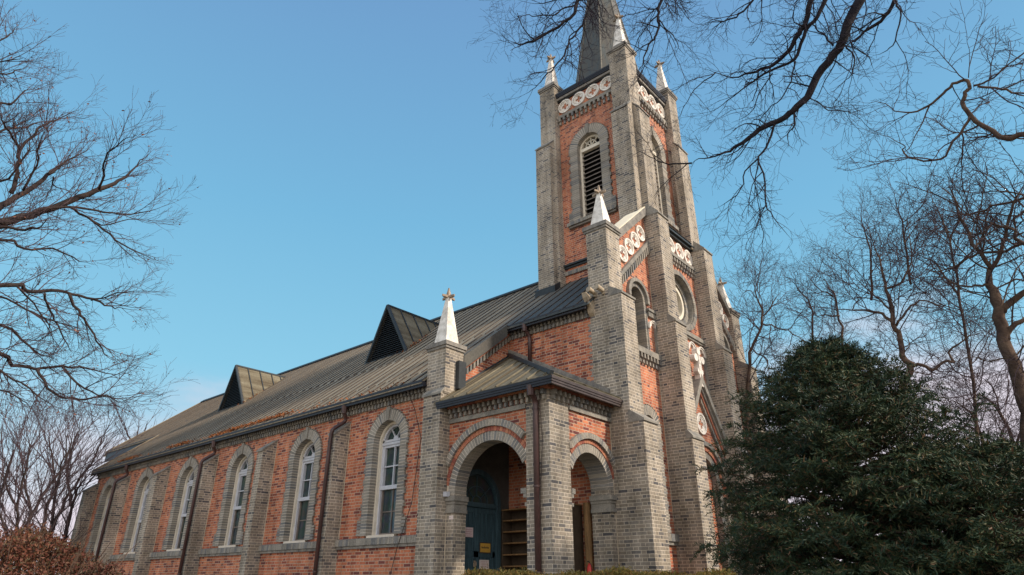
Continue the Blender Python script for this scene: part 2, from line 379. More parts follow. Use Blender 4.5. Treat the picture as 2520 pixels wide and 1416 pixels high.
# ---------------- windows of the nave
def surround(f, c, r, ws, w0, t, par, key=True, foot=.08, proj=.05, teeth=True, dep=.14, n=None):
    m = MB()
    h = .0705; k = int((ws-w0)/h); h = (ws-w0)/k
    for sgn in (-1, 1):
        for i in range(k):
            wd = t-(.042 if (i//2) % 2 else 0) if teeth else t
            pj = proj
            if i < 5 and foot: wd = t+foot
            u0, u1 = (c+sgn*r, c+sgn*(r+wd)); u0, u1 = min(u0, u1), max(u0, u1)
            m.box(f, u0, u1, -pj+rnd.uniform(-.003, .003), dep, w0+i*h+.006, w0+(i+1)*h-.006)
    n = n or max(9, int(PI*(r+t/2)/.078)) | 1
    m.ring(f, c, ws, r, r+t-.012, -proj, dep, n=n, gap=.20)
    m.ring(f, c, ws, r+t-.012, r+t+.01, -proj-.012, .0, n=n//2*2+1, gap=.5)
    if key:
        m.prism(f, [(c-.045, ws+r-.0), (c+.045, ws+r-.0), (c+.065, ws+r+t+.05), (c-.065, ws+r+t+.05)], -proj-.03, .0)
    o = m.build('window_surround', MGI, par)
    q = MB(); q.ring(f, c, ws, r+.004, r+t-.02, -proj+.005, dep-.004, n=24, gap=0)
    for sgn in (-1, 1):
        a, b = sorted((c+sgn*(r+.004), c+sgn*(r+t-.06))); q.box(f, a, b, -proj+.005, dep-.004, w0, ws)
    q.build('mortar_bed', MMORT, o)
    return o
def arc(c, ws, r, n=20, a0=0, a1=180):
    return [(c-r*math.cos(math.radians(a0+(a1-a0)*i/n)), ws+r*math.sin(math.radians(a0+(a1-a0)*i/n))) for i in range(n+1)]
def frame_band(m, f, c, ws, w0, r, t, d0, d1, n=20):
    """inverted-U frame"""
    o = arc(c, ws, r, n); i_ = arc(c, ws, r-t, n)
    for k in range(n): m.prism(f, [o[k], o[k+1], i_[k+1], i_[k]], d0, d1)
    m.box(f, c-r, c-r+t, d0, d1, w0, ws); m.box(f, c+r-t, c+r, d0, d1, w0, ws)
def nave_window(f, c, par, r=.5, ws=4.70, w0=2.58):
    m = MB(); frame_band(m, f, c, ws, w0, r, .055, .13, .36); fr = m.build('window', MCREAM, par)
    m = MB(); frame_band(m, f, c, ws, w0, r-.05, .055, .20, .30)
    m.box(f, c-r+.05, c+r-.05, .185, .30, 4.66, 4.72); m.box(f, c-r+.05, c+r-.05, .20, .30, 4.735, 4.79)     # transom
    for a in (55, 125):                                                     # fan bars
        ca, sa = math.cos(math.radians(a)), math.sin(math.radians(a)); q = .012
        p0 = (c+ca*.07, 4.79+sa*.07); p1 = (c+ca*.36, 4.79+sa*.36)
        m.prism(f, [(p0[0]-sa*q, p0[1]+ca*q), (p1[0]-sa*q, p1[1]+ca*q), (p1[0]+sa*q, p1[1]-ca*q), (p0[0]+sa*q, p0[1]-ca*q)], .23, .27)
    for k, (a, b) in enumerate(zip(arc(c, 4.79, .085, 8)[:-1], arc(c, 4.79, .085, 8)[1:])): m.prism(f, [a, b, (c, 4.79)], .225, .27)
    m.box(f, c-r+.09, c+r-.09, .21, .29, 4.60, 4.66); m.box(f, c-r+.05, c+r-.05, .19, .30, 3.61, 3.70)
    for s_ in (-1, 1): a, b = sorted((c+s_*(r-.15), c+s_*(r-.09))); m.box(f, a, b, .21, .29, 3.70, 4.60)
    m.box(f, c-.014, c+.014, .225, .275, 3.70, 4.60); m.box(f, c-r+.15, c+r-.15, .227, .273, 4.135, 4.163)
    m.build('sash_frame', MWHITE, fr)
    m = MB()                                                                # lower sash, set back, greyer
    for s_ in (-1, 1): a, b = sorted((c+s_*(r-.15), c+s_*(r-.105))); m.box(f, a, b, .25, .31, w0+.06, 3.61)
    m.box(f, c-r+.105, c+r-.105, .25, .31, w0+.0, w0+.06); m.box(f, c-.012, c+.012, .262, .30, w0+.06, 3.61); m.box(f, c-r+.15, c+r-.15, .264, .298, 3.10, 3.125)
    m.build('lower_sash', MLOUV, fr)
    m = MB(); pts = arc(c, ws, r-.06, 18); m.prism(f, [(c+r-.06, w0), (c-r+.06, w0)]+pts, .285, .295); m.build('pane', MGLASS, fr)
    return fr

def side(mir):
    """one long side of the nave; mir=False is the side in the photo"""
    T = (lambda g: Mi(g)) if mir else (lambda g: g)
    f = T(S(0)); X0, X1 = -19.1, 1.45
    m = MB()
    for k in range(6):
        c = -3.5*k; m.arch_wall(f, max(c-1.75, X0) if k < 5 else X0, min(c+1.75, X1) if k else X1, 0, 5.95, c, .60, 4.70, 2.52, .45)
    m.build('nave_wall', MR, CH)
    cornice(f, X0, X1, 5.56, 5.80, CH)
    for k in range(6):
        c = -3.5*k
        if not mir: nave_window(f, c, CH); surround(f, c, .5, 4.70, 2.58, .28, CH)
        else:
            m = MB(); frame_band(m, f, c, 4.7, 2.58, .61, .1, .15, .3); o = m.build('window', MCREAM, CH)
            m = MB(); m.prism(f, [(c+.55, 2.5), (c-.55, 2.5)]+arc(c, 4.7, .55), .2, .22); m.build('pane', MGLASS, o)
        a = c-1.591 if k < 5 else X0; b = c+1.609 if k else X1
        if k == 5: a = -18.8
        m = MB(); soldier(m, f, a, b, 2.375, 2.54, .10, .0, top=.03); s_ = m.build('sill_course', MGI, CH)
        m = MB(); m.box(f, a, b, -.085, .0, 2.385, 2.50); m.box(f, c-.5, c+.5, -.03, .35, 2.50, 2.585); m.build('mortar_bed', MMORT, s_)
        m = MB(); soldier(m, f, a, b, 2.31, 2.37, .065, .0, pit=.214); m.build('drip_course', MCAP, s_)
        if k < 5 or True:
            xr = c-1.591; xl = xr-.30
            if k == 5: xr = -18.8; xl = -19.25
            m = MB(); m.prism(W_(f), [(0, 0), (-.404, 0), (-.404, 5.03), (0, 5.36)], xl, xr); bt = m.build('buttress', MG, CH)
            m = MB(); m.prism(W_(f), [(.0, 5.40), (.0, 5.365), (-.39, 5.045), (-.44, 5.02), (-.44, 5.075)], xl-.02, xr+.02); m.build('coping', MCOP, bt)
            m = MB(); m.box(f, xr+.0, xr+.014, -.012, .0, 2.55, 5.36); m.build('pale_joint', MPAINT, bt)
    # lower roof slope, eaves to the bay end
    return f
def W_(f):                     # section frame: (depth, along, height) -> f(along, depth, height)
    return lambda dep, along, w: f(along, dep, w)
for mir in (False, True): side(mir)

# ---------------- roof
def roof_sheet(x0, x1, y0, y1, mid, seam=.42, name='roof', lift=0.0):
    m = MB(); g = MID if mid else ID
    z0, z1 = roof_z(y0)+lift, roof_z(y1)+lift; t = .05
    m.hexa([g(x0, y0, z0), g(x1, y0, z0), g(x1, y1, z1), g(x0, y1, z1)], [g(x0, y0, z0-t), g(x1, y0, z0-t), g(x1, y1, z1-t), g(x0, y1, z1-t)])
    n = max(1, round((x1-x0)/seam)); p = (x1-x0)/n; q = MB()
    for i in range(n+1):
        c = x0+p*i; h = .026; wd = .022
        c = min(max(c, x0+.02), x1-.02)+rnd.uniform(-.006, .006)
        q.hexa([g(c-wd, y0, z0+h), g(c+wd, y0, z0+h), g(c+wd, y1, z1+h), g(c-wd, y1, z1+h)], [g(c-wd, y0, z0-.01), g(c+wd, y0, z0-.01), g(c+wd, y1, z1-.01), g(c-wd, y1, z1-.01)])
    o = m.build(name, MROOF, CH); q.build('roof_seam', MSEAM, o)['kind'] = 'stuff'; return o
for mid in (False, True):
    r1 = roof_sheet(-19.15, 1.43, -.30, .30, mid); r1b = roof_sheet(-19.15, 2.0, .30, 2.0, mid)
    r2 = roof_sheet(-19.15, 4.62, 2.0, YC, mid)
    r3 = roof_sheet(-25.4, -19.15, 2.0, YC, mid, lift=.0)
    g = MID if mid else ID
    # verges
    m = MB()
    def rake(m, xa, xb, y0, y1, dz0, dz1):
        m.hexa([g(xa, y0, roof_z(y0)+dz0), g(xb, y0, roof_z(y0)+dz0), g(xb, y1, roof_z(y1)+dz0), g(xa, y1, roof_z(y1)+dz0)],
               [g(xa, y0, roof_z(y0)+dz1), g(xb, y0, roof_z(y0)+dz1), g(xb, y1, roof_z(y1)+dz1), g(xa, y1, roof_z(y1)+dz1)])
    rake(m, 1.99, 2.06, .449, 2.02, -.25, .075); m.build('verge_board', MROOF, r1b); m = MB(); rake(m, -19.2, -19.14, -.30, 2.02, -.22, .06); m.build('verge_board', MROOF, r1); m = MB(); rake(m, -25.46, -25.39, 2.0, YC, -.22, .06)
    m.build('verge_board', MROOF, r3)
m = MB()
m.prism(lambda dep, a, w: (a, YC+dep, w), [(-.16, roof_z(YC)-.08), (0, roof_z(YC)+.05), (.16, roof_z(YC)-.08), (.16, roof_z(YC)-.03), (0, roof_z(YC)+.10), (-.16, roof_z(YC)-.03)], -25.4, 1.3)
m.build('ridge_cap', MDKMET, CH)
# gutters
def gutter(f, u0, u1, w0, dd, mt_=MGUT, sh0=0, sh1=0):
    m = MB(); prof(m, f, u0, u1, sh0, sh1, w0, dd); m.box(f, u0, u1, dd-.01, .0, w0+.02, w0+.06); return m.build('gutter', mt_, CH)
for fm in (False, True):
    T = Mi if fm else (lambda q: q)
    gutter(T(S(0)), -19.2, 1.44, 5.745, -.16)
    gutter(T(S(A_)), 1.99, 4.50, 7.60, -.16)
    gutter(T(S(A_)), -25.45, -19.15, 7.60, -.16)
    m = MB(); m.box(T(S(A_)), -25.3, -18.8, 0, .4, 0, 7.72); m.build('chancel_wall', MR, CH)
    m = MB(); m.box(T(S(A_)), -25.42, -19.2, -.26, -.22, 7.22, 7.62); m.build('fascia', MGUT, CH)
m = MB(); m.prism(lambda d, u, w: (-25.3+u*0+d, u, w) if False else (-25.3+d, u, w), [(A_, 0)], 0, 1) if False else None
m = MB(); f = W(-25.3)
def gable_face(f, y0, y1, zoff, d0, d1, name, mt_, par, zb=0):
    m = MB(); pts = [(y0, zb), (y1, zb), (y1, roof_z(y1)-zoff)]
    if y0 < YC < y1: pts.append((YC, roof_z(YC)-zoff))
    pts.append((y0, roof_z(y0)-zoff)); m.prism(f, pts, d0, d1); return m.build(name, mt_, par)
gable_face(W(-25.3), A_, 2*YC-A_, .06, 0, .3, 'end_wall', MR, CH)
gable_face(W(-19.1), .05, 2*YC-.05, .06, 0, .3, 'end_wall', MR, CH)
# end wall of the aisle roof facing the porch (red, with raking dentils)
for mid in (False, True):
    f = Mi(E(XP)) if mid else E(XP)
    g1 = gable_face(f, .40, A_, .06, 0, .35, 'gable_wall', MR, CH)
    m = MB(); m2 = MB(); m3 = MB(); n = 16
    ya, yb = .42, A_-.02
    for i in range(n):
        y = ya+(yb-ya)*(i+.5)/n; z = roof_z(y)-.33
        m.prism(f, [(y-.033, z-.16-.033*SL), (y+.033, z-.16+.033*SL), (y+.033, z+.033*SL), (y-.033, z-.033*SL)], -.08, 0)
    m.build('dentil_course', MGI, g1)
    m3.prism(f, [(ya, roof_z(ya)-.32), (yb, roof_z(yb)-.32), (yb, roof_z(yb)-.25), (ya, roof_z(ya)-.25)], -.11, 0); m3.build('oversailing_course', MRI, g1)
    # upper wall beside the front bay
    f = Mi(S(A_)) if mid else S(A_)
    m = MB(); m.box(f, XP-.35, 4.47, 0, .4, 0, 7.80); uw = m.build('upper_wall', MR, CH)
    cornice(f, XP, 4.47, 7.44, 7.68, uw)
    m = MB(); h = .0705
    for i in range(int(5.4/h)):
        if i % 2 == 0 or rnd.random() < .15:
            L = .08 if i % 2 == 0 else .04; m.box(f, 4.47-L, 4.47, -.003, .02, 2.0+i*h+.003, 2.0+(i+1)*h-.003)
    m.build('quoin_teeth', MGI, uw)
    if not mid:
        m = MB(); m.box(f, XP-.012, XP+.006, -.010, 0, 6.7, 7.4); m.build('pale_joint', MPAINT, uw)

# ---------------- dormers
def dormer(cx, par=CH):
    y0, z0, z1, hw = 2.98, roof_z(2.98)-.03, 10.34, 1.06
    ye = (z1-5.855)/SL-.302
    m = MB(); ms = MB()
    L, Rr, Tp = Vector((cx-hw, y0, z0)), Vector((cx+hw, y0, z0)), Vector((cx, y0-.1, z1)); Ek = Vector((cx, ye+.1, z1))
    t = Vector((0, 0, -.06))
    for P, sg in ((L, -1), (Rr, 1)):
        m.add([P, Tp, Ek, P+t, Tp+t, Ek+t], [(0, 1, 2), (5, 4, 3), (0, 3, 4, 1), (1, 4, 5, 2), (2, 5, 3, 0)])
        for q in (.22, .45, .68, .86):
            a = Tp.lerp(Ek, q)
            b = P.lerp(Ek, q); nrm = (Tp-P).cross(Ek-P).normalized(); nrm = nrm if nrm.z > 0 else -nrm
            ms.tube([a+nrm*.02, b+nrm*.02], .024, 4)
    d = m.build('dormer', MROOFP, par); ms.build('roof_seam', MDKMET, d)
    m = MB()
    for P in (L, Rr):
        dv = (Tp-P).normalized(); m.tube([P-dv*.05, Tp+dv*.02], .055, 4)
    m.tube([L, Rr], .05, 4); m.tube([Tp+Vector((0, 0, .02)), Ek+Vector((0, 0, .02))], .045, 4)
    m.build('trim', MDKMET, d)
    m = MB(); n = 26
    for i in range(n):
        q = (i+.3)/n; a = L.lerp(Tp, q); b = Rr.lerp(Tp, q); a.y += .06; b.y += .06
        dz = (z1-z0)/n
        if b.x-a.x < .1: continue
        m.hexa([(a.x, a.y-.05, a.z), (b.x, b.y-.05, b.z), (b.x, b.y-.045, b.z+.012), (a.x, a.y-.045, a.z+.012)], [(a.x, a.y+.03, a.z+dz*.8), (b.x, b.y+.03, b.z+dz*.8), (b.x, b.y+.035, b.z+dz*.8+.012), (a.x, a.y+.035, a.z+dz*.8+.012)])
    m.build('louvre', MDKMET, d)
    m = MB(); m.add([L+Vector((0, .12, 0)), Rr+Vector((0, .12, 0)), Tp+Vector((0, .12, -.05))], [(0, 1, 2)]); m.build('backing', MBLACK, d, fix=False)
dormer(-4.22); dormer(-14.65)

# ---------------- pinnacles
def pinnacle(cx, cy, zb, zt, hb, par, mir=False):
    g = MID if mir else ID; m = MB(); h2 = zt-.34*(zt-zb)/1.6; hh = .035
    zz = zt-.22
    for a, b, w0, w1 in ((hb, .045, zb, zz),):
        m.add([g(cx+sx*q, cy+sy*q, z) for q, z in ((a, w0), (b, w1)) for sx, sy in ((-1, -1), (1, -1), (1, 1), (-1, 1))],
              [(0, 1, 2, 3), (7, 6, 5, 4)]+[(i, (i+1) % 4, 4+(i+1) % 4, 4+i) for i in range(4)])
    o = m.build('pinnacle', MSTONE, par)
    m = MB()
    m.add([g(cx+sx*q, cy+sy*q, z) for q, z in ((.055, zz), (.012, zt+.04)) for sx, sy in ((-1, -1), (1, -1), (1, 1), (-1, 1))],
          [(0, 1, 2, 3), (7, 6, 5, 4)]+[(i, (i+1) % 4, 4+(i+1) % 4, 4+i) for i in range(4)])
    for dx, dy in ((1, 0), (-1, 0), (0, 1), (0, -1)):
        px, py = -dy, dx; L = .21
        q = [(.03, .032), (.12, .042), (L, .012)]
        pts = [(dx*a+px*b, dy*a+py*b) for a, b in q]+[(dx*a-px*b, dy*a-py*b) for a, b in q[::-1]]
        m.add([g(cx+x, cy+y, zz-.02) for x, y in pts]+[g(cx+x, cy+y, zz+.035) for x, y in pts], [tuple(range(6)), tuple(range(11, 5, -1))]+[(i, (i+1) % 6, 6+(i+1) % 6, 6+i) for i in range(6)])
    m.build('finial', MTIP, o); return o
def cap(x0, x1, y0, y1, z0, z1, par, mir=False, ov=.055):
    g = MID if mir else ID; m = MB()
    def bx(a, b, c, d, e, f_): m.box(g, a, b, c, d, e, f_)
    bx(x0-ov*.5, x1+ov*.5, y0-ov*.5, y1+ov*.5, z0, z0+.06); bx(x0-ov, x1+ov, y0-ov, y1+ov, z0+.062, z1)
    o = m.build('cap', MCAP, par); m = MB(); bx(x0+.02, x1-.02, y0+.02, y1-.02, z1-.01, z1+.012); m.build('cap_top', MCOP, o); return o

# ---------------- corner pier beside the porch (and its twin)
for mir in (False, True):
    g = MID if mir else ID
    m = MB(); m.prism(lambda dep, a, w: g(a, dep, w), [(-.219, 0), (.45, 0), (.45, 5.62), (-.13, 5.62), (-.219, 5.50)], 1.45, 2.016); p1 = m.build('corner_pier', MG, CH)
    m = MB(); m.prism(lambda dep, a, w: g(a, dep, w), [(-.25, 5.47), (-.13, 5.60), (-.13, 5.65), (-.25, 5.52)], 1.42, 2.045); m.build('coping', MCOP, p1)
    m = MB(); m.box(g, 1.431, 2.035, -.135, .447, 5.5, 6.60); m.build('pier_shaft', MG, p1)
    cap(1.431, 2.035, -.135, .447, 6.60, 6.76, p1, mir); pinnacle(1.733, .156, 6.77, 8.26, .215, p1, mir)

# ---------------- stepped buttresses
def stepped(name, stages, y0, y1, xb, par=CH, mir=False, cop=True):
    """stages: (x_front, z_bottom, z_top, z_weather) ; weathering climbs back to the next x"""
    g = MID if mir else ID; o = None
    m = MB()
    for i, (xf, zb, zt) in enumerate(stages): m.box(g, xb, xf, y0, y1, zb, zt)
    o = m.build(name, MG, par)
    m = MB(); mc = MB()
    for i in range(len(stages)-1):
        xf, _, zt = stages[i]; xn, zn, _ = stages[i+1]
        zn2 = zn
        mc = MB(); mc.prism(lambda dep, a, w: g(dep, a, w), [(xf+.03, zt-.05), (xf+.03, zt), (xn, zn2+.03), (xn-.05, zn2+.03), (xn-.05, zt-.05)], y0-.012, y1+.012); mc.build('coping', MCOP, o)
    return o
for mir in (False, True):
    b1 = stepped('tower_buttress', [(5.67, 0, 4.81), (5.368, 5.0, 7.90), (5.073, 8.07, 9.76)], A_, A_+.616, 4.47, mir=mir)
    g = MID if mir else ID
    m = MB(); m.box(g, 4.47, 5.368, A_+.002, A_+.614, 4.80, 5.02); m.box(g, 4.47, 5.073, A_+.002, A_+.614, 7.89, 8.09); m.build('buttress_core', MG, b1)
    cap(4.45, 5.073, A_, A_+.616, 9.76, 9.93, b1, mir); pinnacle(4.76, A_+.308, 9.94, 11.24, .215, b1, mir)
    b2 = stepped('tower_buttress', [(5.639, 0, 4.80), (5.539, 4.93, 7.84), (5.381, 8.0, 11.18), (5.08, 11.5, 11.52)], 4.659, 5.275, 4.5, mir=mir)
    m = MB(); m.box(g, 4.5, 5.539, 4.661, 5.273, 4.79, 4.95); m.box(g, 4.5, 5.381, 4.661, 5.273, 7.83, 8.02); m.box(g, 4.5, 5.06, 4.661, 5.273, 11.17, 11.5); m.build('buttress_core', MG, b2)

# ---------------- west front: side bays
def quatre(par, f, u, w, r, d=-.05, rot=0, mt_=MSTONE):
    """pierced white disc: a raised rim, a sunk field and a four-lobed hole onto the wall"""
    m = MB(); n = 48
    rl = r*.20; off = r*.31
    def hole(a):                                          # polar radius of the quatrefoil
        best = 0
        for k in range(4):
            t = a-(k*PI/2+rot); q = off*math.cos(t); disc = rl*rl-(off*math.sin(t))**2
            if disc >= 0 and q+math.sqrt(disc) > best: best = q+math.sqrt(disc)
        return max(best, r*.20)
    for i in range(n):
        a, b = 2*PI*i/n, 2*PI*(i+1)/n
        P = lambda rr, t: (u+rr*math.cos(t), w+rr*math.sin(t))
        m.prism(f, [P(r*.80, a), P(r, a), P(r, b), P(r*.80, b)], d, .004)
        m.prism(f, [P(hole(a), a), P(r*.80, a), P(r*.80, b), P(hole(b), b)], d*.45, .004)
        m.prism(f, [P(r*.62, a), P(r*.70, a), P(r*.70, b), P(r*.62, b)], d*.8, d*.45+.001)
    return m.build('quatrefoil', mt_, par)
for mir in (False, True):
    T = (lambda q: Mi(q)) if mir else (lambda q: q)
    f = T(E(XF)); Y0, Y1 = 2.929, 4.659
    ctop = lambda y: 9.93+.894*(y-3.245)
    m = MB(); m.arch_wall(f, Y0-.3, Y1+.2, 5.0+.9, lambda y: ctop(y)+.02, 3.86, .36, 8.36, 6.90, .42)
    m.arch_wall(f, Y0-.3, Y1+.2, 0, 5.9, 3.85, .36, 4.95, 2.6, .42); wl = m.build('front_wall', MR, CH)
    if not mir:
        m = MB(); m.box(f, Y1-.014, Y1, -.006, .01, 2.9, 9.0); m.build('pale_joint', MPAINT, wl)
    # niche lining + hood
    m = MB(); h = .0705
    for i in range(20):
        for s_ in (-1, 1):
            a, b = sorted((3.86+s_*.30, 3.86+s_*(.42-.0*(i % 2)))); m.box(f, a, b, -.012, .30, 6.945+i*h+.003, 6.945+(i+1)*h-.003)
    m.ring(f, 3.86, 8.36, .30, .42, -.012, .30, n=17); nc = m.build('niche', MGI, wl)
    m = MB(); m.box(f, 3.5, 4.2, .26, .30, 6.9, 8.75); m.build('niche_back', MG, nc)
    m = MB(); m.ring(f, 3.86, 8.36, .42, .52, -.09, 0, n=15, gap=.04, a0=-10, a1=190); m.build('hood_mould', MCOP, nc)
    # small panel with trefoil head
    m = MB(); m.box(f, 4.30, Y1, -.07, 0, 7.96, 8.10); m.box(f, 4.26, Y1, -.10, 0, 8.10, 8.17); m.box(f, 4.60, 4.655, -.05, .0, 6.94, 7.96); m.box(f, 4.24, 4.28, -.03, .0, 6.94, 7.96); m.build('string_course', MCOP, wl)
    trefoil = lambda ff, c, w0_, r, par: tref(ff, c, w0_, r, par)
    def tref(ff, c, wb, r, par, umax=9e9):
        m = MB(); n = 20
        out = arc(c, wb, r, n)
        def inn(a):
            lob = [(0, .45, .42), (-.42, .05, .34), (.42, .05, .34)]
            best = .05
            for lx, ly, lr in lob:
                t = lx*math.cos(a)*-1+ly*math.sin(a); cx2 = lx*lx+ly*ly; dd = t*t-(cx2-lr*lr)
                if dd >= 0: best = max(best, t+math.sqrt(dd))
            return min(best, .93)*r*.86
        for i in range(n):
            a, b = PI*i/n, PI*(i+1)/n
            P = lambda rr, t: (min(c-rr*math.cos(t), umax), wb+rr*math.sin(t))
            m.prism(ff, [P(inn(a), a), P(r, a), P(r, b), P(inn(b), b)], -.06, 0)
        for i in range(n):
            a, b = PI*i/n, PI*(i+1)/n
            m.prism(ff, [P(r*.90, a), P(r, a), P(r, b), P(r*.90, b)], -.085, -.06)
        return m.build('trefoil_head', MSTONE, par)
    tref(f, 4.50, 7.62, .25, wl, Y1)
    # sill with dentils
    m = MB(); m.box(f, Y0, Y1, -.13, 0, 6.78, 6.93); m.build('sill_course', MCOP, wl)
    m = MB(); dentils(m, f, Y0, Y1, 6.54, 6.778, .10, pit=.155, wd=.07); m.build('dentil_course', MGI, wl)
    # lower blind window
    surround(f, 3.85, .30, 4.95, 2.62, .26, wl, key=False, foot=0)
    m = MB(); m.box(f, 3.5, 4.2, .22, .26, 2.5, 5.3); m.build('blind_panel', MG, wl)
    m = MB(); soldier(m, f, Y0, Y1, 2.44, 2.62, .10, 0, top=.02); m.build('sill_course', MGI, wl)
    m = MB(); m.box(f, Y0, Y1, -.06, 0, 2.36, 2.44); m.build('drip_course', MCOP, wl)
    # raking string, dentils, frieze and coping
    stz = lambda y: 8.86+.955*(y-3.18)
    m = MB(); m.prism(f, [(Y0, stz(Y0)-.06), (Y1, stz(Y1)-.06), (Y1, stz(Y1)+.08), (Y0, stz(Y0)+.08)], -.10, 0); m.build('raking_string', MCOP, wl)
    m = MB(); n = 15
    for i in range(n):
        y = Y0+.05+(Y1-Y0-.05)*(i+.5)/n; z = stz(y)-.065
        m.prism(f, [(y-.024, z-.22-.024), (y+.024, z-.22+.024), (y+.024, z+.02), (y-.024, z-.02)], -.12, 0)
    m.build('dentil_course', MGI, wl)
    for k in range(4):
        y = 3.26+.355*k; quatre(wl, f, y, 9.40+.955*.37*k+.0*k, .235, rot=PI/4*0)
    m = MB(); m.prism(lambda dep, a, w: T(E(XF))(dep, a, w), [(Y0, ctop(Y0)), (Y1, ctop(Y1)), (Y1, ctop(Y1)+.26), (Y0, ctop(Y0)+.26)], -.12, .42); cp = m.build('raking_coping', MCAP, wl)
    m = MB(); m.prism(lambda dep, a, w: T(E(XF))(dep, a, w), [(Y0, ctop(Y0)+.262), (Y1, ctop(Y1)+.262), (Y1, ctop(Y1)+.285), (Y0, ctop(Y0)+.285)], -.10, .43); m.build('coping_slab', MSLAB, cp)

# ---------------- west front: centre bay
f = E(XF); Ya, Yb = 5.275, 2*YC-5.275
m = MB()
def disc_wall(m, f, ua, ub, wa, wb, c, wc, r, dep, n=40):
    for k in range(n):
        a, b = 2*PI*k/n, 2*PI*(k+1)/n
        def edge(t):
            ct, st = math.cos(t), math.sin(t); s_ = min((ub-c)/ct if ct > 1e-6 else 1e9, (ua-c)/ct if ct < -1e-6 else 1e9, (wb-wc)/st if st > 1e-6 else 1e9, (wa-wc)/st if st < -1e-6 else 1e9)
            return (c+s_*ct, wc+s_*st)
        m.prism(f, [(c+r*math.cos(a), wc+r*math.sin(a)), edge(a), edge(b), (c+r*math.cos(b), wc+r*math.sin(b))], 0, dep)
disc_wall(m, f, Ya, Yb, 8.0, 10.3, YC, 9.12, .78, .6)
m.box(f, Ya, Yb, 0, .6, 10.3, 11.55); m.box(f, Ya, Yb, 0, .6, 0, 8.0)
for a, b, z0, z1 in (): pass
cw = m.build('centre_wall', MR, CH)
# rose window
m = MB(); m.ring(f, YC, 9.12, .78, .93, -.07, .0, a0=0, a1=360, n=74, gap=.12); rs = m.build('rose_surround', MGI, cw)
m = MB(); m.ring(f, YC, 9.12, .60, .76, .12, .30, a0=0, a1=360, n=48, gap=.06); m.build('inner_ring', MGI, rs)
m = MB(); m.ring(f, YC, 9.12, .76, .80, -.02, .30, a0=0, a1=360, n=40, gap=0); m.ring(f, YC, 9.12, .52, .62, .20, .45, a0=0, a1=360, n=40, gap=0); m.build('reveal', MCOP, rs)
m = MB(); m.ring(f, YC, 9.12, .46, .56, .16, .40, a0=0, a1=360, n=40, gap=0)
for k in range(4):
    a = k*PI/4; ca, sa = math.cos(a), math.sin(a); q = .018
    m.prism(f, [(YC-ca*.45-sa*q, 9.12-sa*.45+ca*q), (YC+ca*.45-sa*q, 9.12+sa*.45+ca*q), (YC+ca*.45+sa*q, 9.12+sa*.45-ca*q), (YC-ca*.45+sa*q, 9.12-sa*.45-ca*q)], .31, .35)
rw = m.build('rose_window', MCREAM, cw)
m = MB(); m.prism(f, [(YC+.5*math.cos(2*PI*i/32), 9.12+.5*math.sin(2*PI*i/32)) for i in range(32)], .355, .365); m.build('pane', MGLASS, rw)
# frieze, strings, cornice
m = MB(); m.box(f, Ya, Yb, -.10, 0, 10.45, 10.56); m.box(f, Ya, Yb, -.05, 0, 10.40, 10.45); m.build('string_course', MCOP, cw); m = MB()
m.box(f, Ya, Yb, -.10, 0, 8.03, 8.15); m.box(f, Ya, Yb, -.06, 0, 7.97, 8.03); m.build('string_course', MCOP, cw)
m = MB(); dentils(m, f, Ya, Yb, 10.18, 10.398, .09, pit=.16, wd=.07); m.build('dentil_course', MGI, cw)
m = MB(); m.box(f, Ya, Yb, -.10, 0, 11.16, 11.24); m.box(f, Ya, Yb, -.17, 0, 11.242, 11.30); m.box(f, Ya, Yb, -.13, .2, 11.302, 11.36); m.build('cornice', MDKMET, cw)
m = MB(); m.hexa([f(Ya, -.16, 11.365), f(Yb, -.16, 11.365), f(Yb, .3, 11.55), f(Ya, .3, 11.55)], [f(Ya, -.16, 11.36), f(Yb, -.16, 11.36), f(Yb, .3, 11.50), f(Ya, .3, 11.50)]); m.build('ledge_roof', MROOF, cw)
for k in range(4): quatre(cw, f, YC+.575*(k-1.5), 10.84, .265, rot=0)
# blind arcade
for k in range(4):
    c = YC+.6*(k-1.5); tref(f, c, 7.62, .27, cw, Yb)
m = MB()
for k in range(5):
    c = YC+.6*(k-2); c = min(max(c, Ya+.05), Yb-.05); m.box(f, c-.04, c+.04, -.06, 0, 6.0, 7.60); m.box(f, c-.055, c+.055, -.07, 0, 7.56, 7.62)
m.build('arcade_shafts', MCOP, cw)
# gabled doorway
XG = 5.09; f = E(XG)
sl = 1.43; ga = lambda y: 6.50-sl*abs(y-YC)
m = MB(); c, r, ws = YC, .80, 3.95
m.arch_wall(f, Ya, Yb, 0, lambda y: ga(y) if True else 0, c, r, ws, 0, XG-XF-.002, n=28)
dg = m.build('door_gable', MR, CH)
m = MB(); m.ring(f, c, ws, .62, .80, -.0, .14, n=27); m.ring(f, c, ws, .92, 1.04, -.09, .0, n=31, gap=.08)
for i in range(56):
    for s_ in (-1, 1): a, b = sorted((c+s_*.62, c+s_*.86)); m.box(f, a, b, -.004, .14, i*h+.003, (i+1)*h-.003)
m.build('arch_ring', MGI, dg)
m = MB(); m.ring(f, c, ws, .80, .90, -.035, .0, n=27, gap=.1); m.build('red_arch_ring', MRI, dg)
m = MB()
for s_ in (-1, 1):
    for k, (hw, x) in enumerate(((1.15, 5.085), (1.0, 5.14))):
        a, b = sorted((c+s_*(hw-.14), c+s_*hw)); m.box(f, a, b, -.02-.06*k, 0, 0, 3.6)
m.build('jamb', MG, dg)
m = MB()
